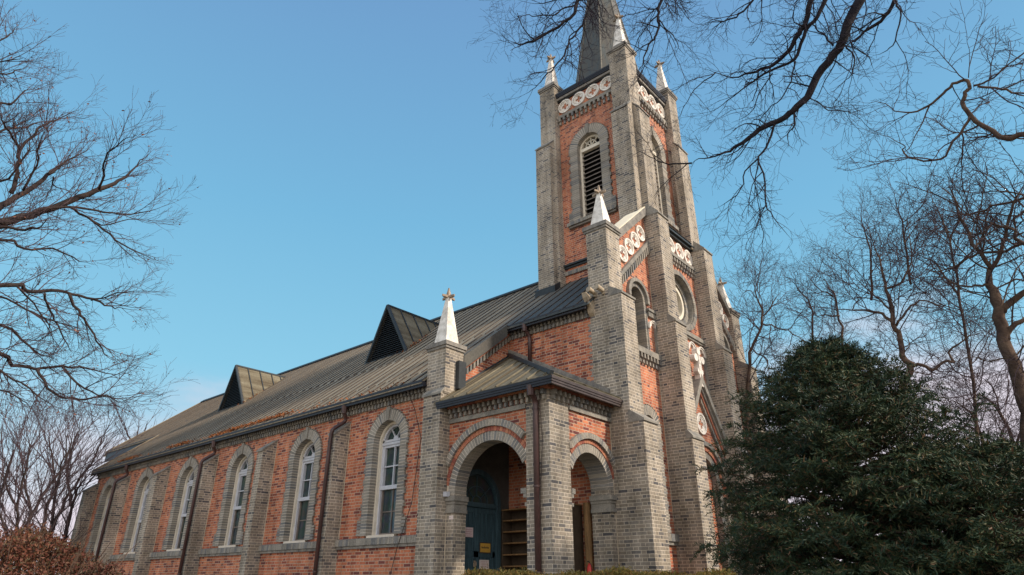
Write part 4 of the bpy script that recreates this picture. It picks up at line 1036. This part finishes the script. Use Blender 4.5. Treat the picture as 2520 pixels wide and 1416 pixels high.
def limb(big, fine, px, D, w0, w1, r_, cfg, k=1.0/1, off=(0, 0), lvl=0, dens=1.0, drift=None, t0=0.02):
    """px: photo points of a limb, D: distance (or start, end), w0,w1: widths in photo pixels"""
    D0, D1 = D if isinstance(D, tuple) else (D, D)
    n = len(px); P = []
    for i, (u, v) in enumerate(px):
        t = i/(n-1); P.append(ph(u*k+off[0], v*k+off[1], D0+(D1-D0)*t))
    P = smooth_path(P, 3); m_ = len(P)
    P = [p+rv(r_)*(.006*D0*.3) for p in P]
    rs = [max(cfg['rmin'], (w0+(w1-w0)*(i/(m_-1)))*min(1, 3.0*(1-i/(m_-1))+.12)*.76/FPX*D0/2) for i in range(m_)]
    big.tube(P, rs, 8 if w0 > 14 else 5, cap=True)
    spawn(big, fine, P, rs, lvl, r_, cfg, 1, t0, dens)
    return P

def finish_tree(t, big, fine, mb_, mf, extra=None):
    big.build('trunk', mb_, t, smooth=True, fix=False); fine.build('crown', mf, t, fix=False)

# --- tree reaching over from the upper right (its trunk stands beyond the frame)
cfgO = dict(seg=(.16, .11, .07, .05), wig=.22, up=(-.5, -.4, -.1), rmin=.0017, split=.012, max=3, dens=(3.6, 7.5, 10.0), len=(1.0, .46, .22), r=(.011, .0052, .0028), ang=(28, 72))
r_ = random.Random(11); big, fine = MB(), MB(); DO = 8.2
base = ph(3650, 1416, 8.0)
t1 = thing('bare_tree', 'dark bare tree reaching over from the upper right with long drooping branches', 'tree', (base.x, base.y, 0), 'bare trees around the church')
trunk = [Vector((base.x, base.y, 0)), Vector((base.x, base.y, 3)), Vector((base.x-.1, base.y+.1, 6.0)), ph(2990, -350, 8.2), ph(2850, -800, 8.2)]
big.tube(smooth_path(trunk, 4), [.34-.2*i/16 for i in range(17)], 10)
jn = (2800, -500)
L = lambda px, w0, w1, D=DO, **k: limb(big, fine, px, D, w0, w1, r_, cfgO, **k)
L([(2960, -420), (2600, -420), (2350, -330), (2180, -130), (2120, 0), (2085, 60), (2070, 110), (2050, 135), (2010, 190), (1985, 240), (1950, 275), (1930, 290), (1870, 320), (1830, 350), (1795, 372), (1760, 385), (1720, 392), (1700, 408)], 42, 9, t0=.35, dens=.9)
L([(1705, 402), (1660, 404), (1620, 398), (1590, 380), (1570, 372)], 7, 2)
L([(2350, -330), (2150, -260), (2030, -120), (1995, 0), (1985, 50), (1965, 85), (1945, 120), (1910, 155), (1880, 170), (1850, 180), (1800, 190), (1760, 180), (1715, 160)], 26, 4, t0=.35)
L([(2400, -330), (2200, -240), (2060, -90), (2030, 0), (2010, 40), (1985, 75), (1970, 110), (1958, 145), (1925, 162), (1880, 180), (1840, 210), (1790, 250), (1745, 275), (1700, 282)], 20, 3, t0=.35)
L([(1958, 150), (1945, 200), (1920, 245), (1890, 270), (1870, 300), (1850, 335)], 6, 2)
L([(2500, -420), (2350, -200), (2230, -60), (2200, 0), (2180, 40), (2140, 70), (2105, 100), (2075, 112)], 18, 8, t0=.5)
L([(2205, 5), (2215, 40), (2203, 100), (2180, 125), (2140, 140)], 7, 2)
L([(2080, 115), (2102, 140), (2100, 170), (2080, 200), (2060, 220)], 6, 2)
L([(2085, 115), (2110, 120), (2140, 145), (2153, 180)], 5, 2)
L([(2052, 112), (2030, 90), (2010, 70), (2000, 55)], 8, 3)
L([(1952, 275), (1955, 310), (1938, 330), (1940, 365)], 8, 3)
L([(1985, 240), (2010, 250), (2040, 270), (2100, 275), (2140, 262)], 5, 2)
L([(1908, 302), (1892, 350), (1868, 388), (1878, 430), (1885, 500), (1895, 520), (1930, 570), (1950, 592)], 9, 2.5, t0=.3)
L([(1868, 390), (1835, 420), (1825, 465), (1790, 500), (1755, 515)], 6, 2)
L([(1885, 500), (1870, 540), (1880, 585), (1860, 620)], 4, 2)
L([(1900, 180), (1870, 230), (1845, 280), (1800, 300)], 5, 2)
L([(1860, 325), (1820, 380), (1790, 410)], 5, 2); L([(1760, 180), (1720, 210), (1690, 250), (1670, 290)], 5, 2)
# branches hanging in from above the spire
L([(2700, -650), (2200, -700), (1750, -420), (1500, -150), (1422, 0), (1412, 33), (1374, 66), (1311, 102), (1278, 109), (1260, 102), (1205, 76)], 26, 3, t0=.55, dens=1.15)
L([(1500, -150), (1470, -60), (1456, 0), (1438, 50), (1421, 78), (1402, 100), (1388, 135), (1365, 165), (1340, 190), (1315, 215), (1290, 232), (1245, 252)], 12, 3, t0=.25)
L([(1417, 12), (1382, 24), (1369, 36), (1322, 41), (1295, 38), (1260, 50), (1225, 48)], 7, 2)
L([(1600, -250), (1560, -120), (1500, -40), (1420, -10), (1350, 5), (1315, 10), (1260, -5)], 10, 2, t0=.4)
L([(2200, -700), (1900, -380), (1700, -130), (1630, 0), (1620, 30), (1620, 60), (1616, 85), (1603, 103), (1586, 133), (1584, 165), (1566, 202), (1548, 215)], 16, 3, t0=.6)
L([(1621, 50), (1640, 73), (1662, 95), (1670, 120), (1690, 140)], 6, 2)
L([(1900, -300), (1880, -80), (1853, 0), (1820, 35), (1793, 50), (1755, 55), (1715, 62)], 12, 3, t0=.5)
L([(1760, -150), (1690, -40), (1662, 0), (1665, 40), (1662, 70)], 7, 2, t0=.4)
L([(1620, 25), (1590, 20), (1570, 0)], 4, 2); L([(1421, 75), (1400, 90), (1395, 130), (1380, 170), (1350, 200)], 6, 2)
finish_tree(t1, big, fine, MBARKD, MTWIGD)

# --- tree with a thick trunk at the right edge
cfgR = dict(seg=(.2, .14, .09, .06), wig=.20, up=(.4, .3, .2), rmin=.003, split=.014, max=3, dens=(3.2, 6.2, 8.0), len=(1.35, .65, .32), r=(.015, .007, .0036), ang=(28, 75))
r_ = random.Random(23); big, fine = MB(), MB(); DR_ = 12.5
base = ph(2560, 1416, DR_)
t2 = thing('bare_tree', 'bare tree with a thick brown knotted trunk at the right edge', 'tree', (base.x, base.y, 0), 'bare trees around the church')
L = lambda px, w0, w1, D=DR_, **k: limb(big, fine, px, D, w0, w1, r_, cfgR, **k)
L([(2570, 1700), (2545, 1250), (2532, 1050), (2520, 983), (2504, 917), (2473, 852), (2463, 801), (2453, 740), (2436, 700), (2432, 665), (2440, 640)], 37, 25, t0=.62, dens=.3)
for px, w0, w1 in [([(2440, 665), (2395, 600), (2365, 540), (2345, 480), (2330, 430)], 13, 3), ([(2442, 660), (2470, 600), (2485, 540), (2505, 480), (2540, 420)], 12, 4), ([(2438, 670), (2420, 620), (2425, 560), (2440, 500)], 8, 3),
                   ([(2463, 770), (2500, 735), (2540, 700)], 22, 14), ([(2475, 835), (2500, 800), (2540, 780)], 16, 10), ([(2435, 700), (2400, 705), (2360, 700), (2300, 680), (2240, 690)], 8, 2)]: L(px, w0, w1)
# long limbs coming in from the right edge
for px, w0, w1, d in [([(2700, 380), (2600, 350), (2520, 331), (2476, 341), (2432, 316), (2392, 292), (2372, 262), (2372, 237), (2389, 212), (2372, 198), (2343, 208), (2323, 232), (2283, 262), (2244, 277), (2204, 274), (2165, 252), (2125, 255), (2046, 222)], 18, 3, .9),
                   ([(2387, 287), (2367, 326), (2337, 361), (2315, 395), (2254, 393), (2221, 371), (2224, 356), (2160, 329), (2095, 306)], 9, 2, .9),
                   ([(2402, 215), (2451, 217), (2491, 227), (2560, 235)], 8, 5, 1), ([(2392, 212), (2432, 198), (2470, 170), (2530, 150)], 7, 3, 1), ([(2385, 190), (2400, 100), (2430, 30)], 3, 2, .8),
                   ([(2650, 460), (2520, 489), (2441, 509), (2407, 524), (2343, 534), (2293, 544)], 9, 3, 1.1), ([(2700, 650), (2520, 598), (2496, 568), (2441, 554), (2417, 576), (2343, 573), (2244, 554)], 12, 3, 1.1),
                   ([(2520, 598), (2471, 620), (2407, 625), (2382, 638), (2343, 662), (2293, 667), (2244, 648)], 9, 3, 1.1), ([(2540, 505), (2496, 539), (2498, 568)], 8, 6, 1), ([(2640, 560), (2530, 520), (2450, 440), (2380, 420)], 6, 2, 1),
                   ([(2600, 700), (2500, 690), (2420, 720), (2330, 700), (2250, 730)], 6, 2, 1), ([(2600, 100), (2530, 120), (2460, 180), (2420, 200)], 5, 3, 1), ([(2560, 820), (2500, 870), (2440, 890), (2380, 880), (2330, 900)], 5, 2, 1)]: L(px, w0, w1, dens=d)
finish_tree(t2, big, fine, MBARKB, MTWIG)

# --- further bare trees on the right
cfgF = dict(seg=(.3, .2, .14, .1), wig=.24, up=(.6, .5, .3), rmin=.0032, split=.02, max=3, dens=(3.5, 5.6, 6.6), len=(2.0, 1.0, .52), r=(.016, .0075, .0045), ang=(25, 70))
def traced_tree(label, base_u, D, limbs, seed, k=1, off=(0, 0), cfg=cfgF, mb_=MBARKB, dens=1.0, group='bare trees around the church', mf=MTWIG):
    r_ = random.Random(seed); big, fine = MB(), MB(); b = ph(base_u, 1416, D)
    t = thing('bare_tree', label, 'tree', (b.x, b.y, 0), group)
    for px, w0, w1 in limbs: limb(big, fine, px, D, w0, w1, r_, cfg, k=k, off=off, dens=dens)
    finish_tree(t, big, fine, mb_, mf); return t
K = 1/1.978
traced_tree('bare tree with a crooked pale trunk rising directly behind the conifer top', 2215, 19, [
    ([(1010, 1500), (1015, 900), (1020, 600), (1030, 500), (1060, 430), (1072, 390), (1035, 350), (1012, 250), (990, 200), (972, 80), (945, 0), (920, -120), (880, -220), (850, -330)], 26, 5),
    ([(1072, 392), (1130, 395), (1180, 425), (1230, 375), (1275, 378), (1258, 335), (1330, 270), (1400, 235), (1500, 240)], 11, 3),
    ([(1000, 205), (1050, 130), (1120, 80), (1200, 95), (1290, 130)], 8, 2), ([(990, 195), (930, 140), (880, 130), (800, 130), (790, 100), (850, 40)], 10, 2),
    ([(985, 150), (960, 120), (900, 60), (830, 0), (790, -60)], 7, 2), ([(950, 20), (1010, 0), (1060, -70), (1075, -200), (1050, -340)], 8, 2), ([(1030, 330), (1060, 300), (1040, 240)], 4, 2), ([(1075, 430), (1150, 435), (1210, 430)], 4, 2)], 31, K, (1700, 700))
traced_tree('slim leaning bare tree just right of the far buttress of the church', 1840, 21, [
    ([(290, 1500), (280, 900), (283, 390), (300, 310), (338, 230), (350, 150), (322, 70), (310, 0), (330, -60)], 13, 3), ([(350, 190), (420, 210), (500, 240), (580, 290)], 6, 2), ([(345, 160), (400, 90), (430, 40)], 5, 2), ([(300, 320), (370, 370), (360, 430)], 5, 2), ([(338, 230), (290, 180), (250, 150)], 4, 2), ([(318, 60), (280, 30), (250, 60)], 3, 2)], 37, K, (1700, 700), dens=1.1)
traced_tree('thin bare twin-stemmed tree standing behind the left side of the conifer top', 2040, 24, [
    ([(600, 1500), (595, 700), (590, 240), (585, 100), (520, 30), (500, -60)], 9, 3), ([(760, 1500), (755, 600), (740, 260), (720, 150), (700, 50), (660, 0), (620, -80)], 10, 3), ([(725, 160), (670, 150), (610, 160)], 6, 3), ([(700, 60), (640, 30), (560, -50)], 5, 2)], 41, K, (1700, 700))
traced_tree('pale tangled bare tree filling the gap between the two conifers', 2400, 24, [
    ([(1430, 1400), (1440, 900), (1400, 700), (1330, 600), (1240, 560)], 12, 3), ([(1600, 1400), (1580, 800), (1500, 620), (1400, 540), (1300, 590)], 12, 3), ([(1580, 800), (1620, 650), (1600, 520)], 7, 3), ([(1440, 880), (1500, 760), (1560, 640)], 7, 3), ([(1410, 720), (1350, 690), (1290, 720)], 5, 2), ([(1500, 620), (1480, 520), (1440, 450)], 5, 2)], 43, K, (1700, 700), dens=1.3)
traced_tree('tall bare tree with many fine forks rising between the crooked trunk and the right edge', 2330, 20, [
    ([(1500, 3000), (1400, 1900), (1340, 1500), (1290, 1200), (1230, 1050), (1180, 930)], 10, 3), ([(1340, 1480), (1270, 1380), (1200, 1300), (1120, 1270)], 7, 2), ([(1290, 1200), (1340, 1080), (1360, 980)], 6, 2), ([(1310, 1350), (1420, 1230), (1480, 1100)], 6, 2), ([(1100, 1416), (1060, 1200), (1040, 1060), (1000, 960)], 8, 2), ([(900, 1500), (900, 1300), (870, 1150), (830, 1060)], 8, 2)], 47, 1/2.023, (1700, 0), dens=1.1)

# --- large bare tree sweeping in from the left edge
cfgL = dict(seg=(.22, .15, .10, .07), wig=.13, up=(.55, .75, .7), rmin=.0019, split=.016, max=3, dens=(5.2, 8.0, 9.0), len=(.85, .46, .25), r=(.009, .0044, .0025), ang=(20, 52))
k1_ = 1/2.023; k2_ = 1/1.978; r_ = random.Random(5); big, fine = MB(), MB(); DL = 11.5
base = ph(-560, 1416, DL)
t3 = thing('bare_tree', 'large bare tree sweeping fine purplish twigs in from the left edge', 'tree', (base.x, base.y, 0), 'bare trees around the church')
big.tube(smooth_path([Vector((base.x, base.y, 0)), Vector((base.x, base.y, 2)), ph(-520, 900, DL), ph(-450, 500, DL), ph(-420, 100, DL)], 4), [.32-.2*i/16 for i in range(17)], 10)
up_ = [([(-900, 1500), (-300, 1200), (0, 1108), (150, 1070), (300, 1020), (440, 965), (540, 930), (620, 880), (700, 800), (740, 770)], 30, 4), ([(-900, 1400), (-200, 1150), (0, 1030), (80, 980), (200, 900), (260, 860), (350, 790), (430, 755)], 24, 3),
  ([(60, 965), (85, 860), (92, 800), (100, 750), (150, 690), (210, 630), (270, 600), (360, 560), (410, 540)], 13, 3), ([(98, 755), (60, 680), (20, 620), (0, 560)], 8, 3), ([(200, 1045), (330, 1035), (480, 1050), (600, 1065), (740, 1050), (850, 1010)], 9, 2.5),
  ([(350, 1035), (430, 1080), (520, 1150), (600, 1210), (700, 1260), (810, 1305)], 8, 2.5), ([(-700, 1350), (-200, 1180), (0, 1130), (130, 1140), (210, 1130), (250, 1080)], 13, 3), ([(-500, 1350), (0, 1190), (120, 1240), (260, 1240), (400, 1300), (480, 1320)], 10, 2.5),
  ([(240, 870), (300, 820), (400, 770), (480, 700)], 7, 2), ([(500, 945), (520, 870), (515, 810), (560, 740), (640, 690), (710, 665)], 7, 2), ([(-500, 1000), (-200, 800), (0, 655), (100, 640), (200, 610), (300, 595)], 10, 2.5),
  ([(-400, 700), (-100, 600), (0, 515), (60, 525), (130, 455), (200, 425)], 10, 2.5), ([(-500, 300), (-200, 350), (0, 370), (80, 355), (150, 325)], 8, 2.5), ([(-500, 250), (-200, 230), (0, 200), (60, 160), (92, 118)], 8, 2), ([(-300, 320), (0, 310), (110, 285)], 6, 2), ([(260, 880), (280, 930), (380, 960)], 5, 2),
  ([(-200, 1000), (0, 900), (60, 870), (140, 740), (150, 620)], 8, 2), ([(120, 950), (180, 820), (190, 720), (240, 620)], 7, 2), ([(400, 1060), (500, 1120), (640, 1090), (760, 1120)], 5, 2)]
lo_ = [([(-600, 100), (-200, 20), (80, 0), (130, 32), (250, 35), (350, 45), (450, 75), (540, 110), (600, 115), (720, 128)], 15, 3), ([(210, 45), (250, 130), (280, 200), (330, 300), (360, 350)], 7, 2), ([(330, 50), (380, 130), (420, 190), (470, 270), (510, 340), (580, 380)], 9, 2.5),
  ([(-500, 200), (0, 330), (60, 390), (180, 410), (300, 400), (430, 410), (560, 440), (640, 430)], 13, 2.5), ([(180, 415), (230, 500), (320, 550), (420, 555), (520, 545), (600, 570), (690, 525)], 8, 2.5), ([(300, 405), (380, 480), (480, 540), (620, 572)], 7, 2), ([(-500, 100), (0, 200), (100, 270), (200, 340), (280, 370)], 10, 2.5),
  ([(-300, 300), (0, 420), (100, 480), (200, 560), (270, 600)], 7, 2), ([(-300, 500), (0, 520), (90, 560), (180, 620)], 6, 2), ([(0, 60), (120, 120), (220, 170), (320, 190), (420, 240)], 6, 2), ([(450, 75), (520, 60), (600, 40), (700, 25)], 5, 2), ([(80, 5), (160, 90), (230, 190), (260, 290)], 6, 2)]
for px, a, b in up_: limb(big, fine, px, (DL, DL+r_.uniform(-1.5, 1.5)), a, b, r_, cfgL, k=k1_, t0=.12 if px[0][0] < -100 else .02)
for px, a, b in lo_: limb(big, fine, px, (DL, DL+r_.uniform(-1.5, 1.5)), a, b, r_, cfgL, k=k2_, off=(0, 700), t0=.12 if px[0][0] < -100 else .02)
big.build('trunk', MBARKP, t3, smooth=True, fix=False); cr_ = fine.build('crown', MTWIG, t3, fix=False)
m = MB()
for _ in range(900):
    v = Vector(r_.choice(fine.v)); leaf(m, v+rv(r_)*.03, r_.uniform(.012, .028), r_)
m.build('withered_leaf', MDRY, cr_, fix=False)['kind'] = 'stuff'

# --- bare trees far behind the left end of the church
cfgB = dict(seg=(.6, .4, .28, .2), wig=.11, up=(.9, .8, .6), rmin=.005, split=.04, max=3, dens=(1.9, 2.6, 3.2), len=(2.6, 1.4, .75), r=(.026, .012, .0075), ang=(16, 42))
far = [('left-hand multi-stemmed bare tree in the distance beyond the russet bush', 40, 30, [([(90, 1500), (90, 1230), (72, 1080), (20, 950), (-60, 800)], 9, 3), ([(60, 1500), (40, 1250), (0, 1120), (-60, 1000)], 9, 3), ([(75, 1100), (110, 950), (140, 800), (130, 680)], 7, 2), ([(-40, 1500), (-30, 1200), (40, 900), (80, 700)], 9, 3)], 51),
       ('bare tree in the distance with two upright stems, middle one of the far group', 80, 31, [([(140, 1500), (140, 1230), (155, 1130), (230, 1000), (310, 880), (350, 760), (330, 680)], 11, 3), ([(150, 1150), (130, 1000), (110, 880), (180, 740)], 7, 2), ([(200, 1500), (200, 1230), (230, 1090), (270, 980), (250, 820), (230, 700)], 10, 3)], 53),
       ('bare tree in the distance nearest to the end wall of the church', 150, 33, [([(240, 1500), (240, 1240), (300, 1090), (370, 980), (440, 870), (500, 760), (510, 680)], 11, 3), ([(310, 1500), (310, 1250), (350, 1080), (400, 960), (480, 900)], 11, 3), ([(350, 1080), (330, 900), (370, 750), (400, 640)], 8, 2), ([(250, 1200), (270, 1000), (320, 820), (340, 700)], 8, 2)], 57)]
for lab, bu, D, lb, sd_ in far: traced_tree(lab, bu, D, lb, sd_, k2_, (0, 700), cfg=cfgB, group='far bare trees', dens=1.2, mb_=MBARKP)
traced_tree('small bare treetop showing above the far end of the church roof', 335, 44, [([(640, 1500), (640, 900), (650, 760), (690, 680)], 8, 3), ([(645, 800), (620, 730), (610, 690)], 5, 2), ([(650, 770), (700, 720), (730, 660)], 5, 2)], 59, k2_, (0, 700), cfg=cfgB, group='far bare trees', dens=1.0, mb_=MBARKP)

# --- conifers
def conifer(label, u, D, vtop, prof_, seed, nb=230, group='conifers'):
    r_ = random.Random(seed); b = ph(u, 1416, D); b.z = 0; top = ph(u, vtop, D).z
    t = thing('conifer', label, 'conifer', tuple(b), group)
    m = MB(); m.tube([b, b+Vector((.05, 0, top*.5)), b+Vector((0, .05, top*.93))], [.17, .10, .02], 8)
    lf = MB()
    ph_ = [r_.uniform(0, 6.28) for _ in range(6)]
    def R(z, a):
        f_ = z/top
        for i in range(len(prof_)-1):
            if prof_[i][0] <= f_ <= prof_[i+1][0]:
                q = (f_-prof_[i][0])/(prof_[i+1][0]-prof_[i][0]); rr = prof_[i][1]+(prof_[i+1][1]-prof_[i][1])*q; break
        else: rr = .1
        return rr*(1+.07*math.sin(3*a+ph_[0]+z*2)+.06*math.sin(7*a+ph_[1]-z*3)+.05*math.sin(11*a+z*5+ph_[2]))
    zmin = prof_[0][0]*top
    for i in range(nb):
        q = (i+r_.random())/nb; z = zmin+(top*.985-zmin)*q**1.12; a = i*2.399+r_.uniform(-.5, .5)
        L_ = max(.12, R(z, a)*r_.uniform(.84, 1.02)); z0 = z-L_*.10
        o = Vector((b.x, b.y, z0)); d = Vector((math.cos(a), math.sin(a), .10+.5*q)).normalized()
        pts = [o]; n = max(4, int(L_/.16)); st = L_/n; dd = d.copy()
        for k in range(n): dd = (dd+rv(r_)*.14+Vector((0, 0, -.05+.07*k/n))).normalized(); pts.append(pts[-1]+dd*st)
        m.tube(pts, [.030*(1-.8*k/n)*max(.4, L_/2.6) for k in range(n+1)], 4, cap=False)
        for k in range(1, n+1):
            t_ = k/n
            if t_ < .45 and r_.random() < .85: continue
            ns = 4 if t_ > .4 else 2
            for s_ in range(ns):
                side = dd.cross(Vector((0, 0, 1))).normalized()*(1 if (s_+k) % 2 else -1)
                sdv = (side*r_.uniform(.5, 1)+dd*r_.uniform(.3, .9)+Vector((0, 0, r_.uniform(-.25, .42)))).normalized()
                sl_ = r_.uniform(.18, .42)*(1.15-.35*t_); p0 = pts[k]+rv(r_)*.03
                nn = int(sl_/.0165)
                nrm = sdv.cross(rv(r_)).normalized()
                for j in range(nn):
                    c = p0+sdv*(sl_*j/nn)+Vector((0, 0, -.10*(j/nn)**2)); sg = 1 if j % 2 else -1
                    w_ = (nrm*sg*r_.uniform(.6, 1)+sdv*.75+rv(r_)*.45).normalized(); l_ = r_.uniform(.05, .10)*(1.1-.5*j/nn); x = w_.cross(rv(r_)).normalized()*.0055
                    lf.add([c-x, c+w_*l_*.6-x*1.25, c+w_*l_, c+w_*l_*.6+x*1.25, c+x], [(0, 1, 2, 3, 4)])
    m.build('trunk', MBARKB, t, fix=False); lf.build('crown', MCON, t, fix=False)
conifer('big dark green conifer standing in front of the right side of the church front', 2140, 12.0, 835, [(.22, 1.2), (.32, 2.1), (.42, 2.5), (.55, 2.25), (.68, 1.85), (.80, 1.35), (.90, .78), (1.0, .12)], 61, nb=640)
conifer('lower spreading conifer to the right of the big dark one', 2470, 11.3, 1105, [(.15, 1.5), (.35, 2.0), (.6, 1.8), (.8, 1.2), (.93, .65), (1.0, .15)], 67, nb=330)
conifer('bluish conifer cut off by the right edge behind the spreading one', 2635, 16, 1090, [(.15, 1.7), (.5, 1.5), (.8, .8), (1.0, .12)], 71, nb=240)

# --- hedge in front of the porch and russet bush on the left
def sprig(lf, p, h_, r_, up=.8, sz=.02, n=7):
    d = (Vector((0, 0, up))+rv(r_)*.6).normalized()
    for j in range(n):
        c = p+d*(h_*j/n); w_ = (rv(r_)+d*.5).normalized(); x = w_.cross(rv(r_)).normalized()*sz*.32
        lf.add([c-x*.4, c+w_*sz*.6-x, c+w_*sz*1.4, c+w_*sz*.6+x, c+x*.4], [(0, 1, 2, 3, 4)])
r_ = random.Random(77)
a, b = ph(1150, 1416, 7.4), ph(1800, 1416, 7.5)
hd = thing('hedge', 'clipped yellow-green hedge along the bottom edge in front of the porch', 'hedge', ((a.x+b.x)/2, (a.y+b.y)/2, 0))
lf = MB(); st_ = MB(); dirx = (b-a); dirx.z = 0; Lh = dirx.length; dirx.normalize(); py_ = Vector((-dirx.y, dirx.x, 0))
for _ in range(11500):
    t = r_.random()*Lh; w_ = r_.uniform(-.35, .35); top_ = 1.665+.02*math.sin(t*5)+.015*math.sin(t*13)-.25*max(0, abs(w_)-.25)
    zz = top_-abs(r_.gauss(0, .10)) if r_.random() < .75 else r_.uniform(.1, top_)
    if r_.random() < .03: zz += .03
    p = Vector((a.x, a.y, 0))+dirx*t+py_*w_; p.z = zz; sprig(lf, p, r_.uniform(.03, .07), r_, sz=.017, n=5)
for _ in range(260):
    t = r_.random()*Lh; p = Vector((a.x, a.y, 0))+dirx*t+py_*r_.uniform(-.2, .2); st_.tube([p, p+Vector((r_.uniform(-.1, .1), 0, .9)), p+Vector((r_.uniform(-.15, .15), r_.uniform(-.1, .1), 1.6))], [.012, .008, .003], 3)
lf.build('foliage', MHEDGE, hd, fix=False); st_.build('stem', MBARKB, hd, fix=False)['kind'] = 'stuff'
c = ph(0, 1416, 8.2)
bs = thing('bush', 'rounded bush with russet leaves in the lower left corner', 'bush', (c.x, c.y, 0))
lf = MB(); st_ = MB(); rt = Vector((RT.x, RT.y, 0)).normalized(); fw = Vector((FW.x, FW.y, 0)).normalized()
for _ in range(11000):
    a_ = r_.uniform(0, 2*PI); q = math.sqrt(r_.random()); ox, oy = q*math.cos(a_)*1.38, q*math.sin(a_)*1.1
    hh = 1.98*(1-.16*(ox/1.45)**2-.45*(q**4))+.06*math.sin(ox*7+oy*3)+.05*math.sin(ox*15)
    zz = hh-abs(r_.gauss(0, .16)) if r_.random() < .7 else r_.uniform(.2, hh)
    p = Vector((c.x, c.y, 0))+rt*ox+fw*oy; p.z = zz; sprig(lf, p, r_.uniform(.04, .12), r_, sz=.024, n=5)
for _ in range(160):
    a_ = r_.uniform(0, 2*PI); q = r_.random(); e = Vector((c.x, c.y, 0))+rt*q*math.cos(a_)*1.3+fw*q*math.sin(a_)*1.0; e.z = r_.uniform(1.7, 2.12)
    o = Vector((c.x, c.y, 0))+rt*r_.uniform(-.4, .4)+fw*r_.uniform(-.3, .3); st_.tube([o, o.lerp(e, .5)+rv(r_)*.1, e], [.014, .008, .003], 3)
lf.build('foliage', MBUSH, bs, fix=False); st_.build('stem', MBARKB, bs, fix=False)['kind'] = 'stuff'
for o in bpy.data.objects:
    if '_loc' in o: del o['_loc']
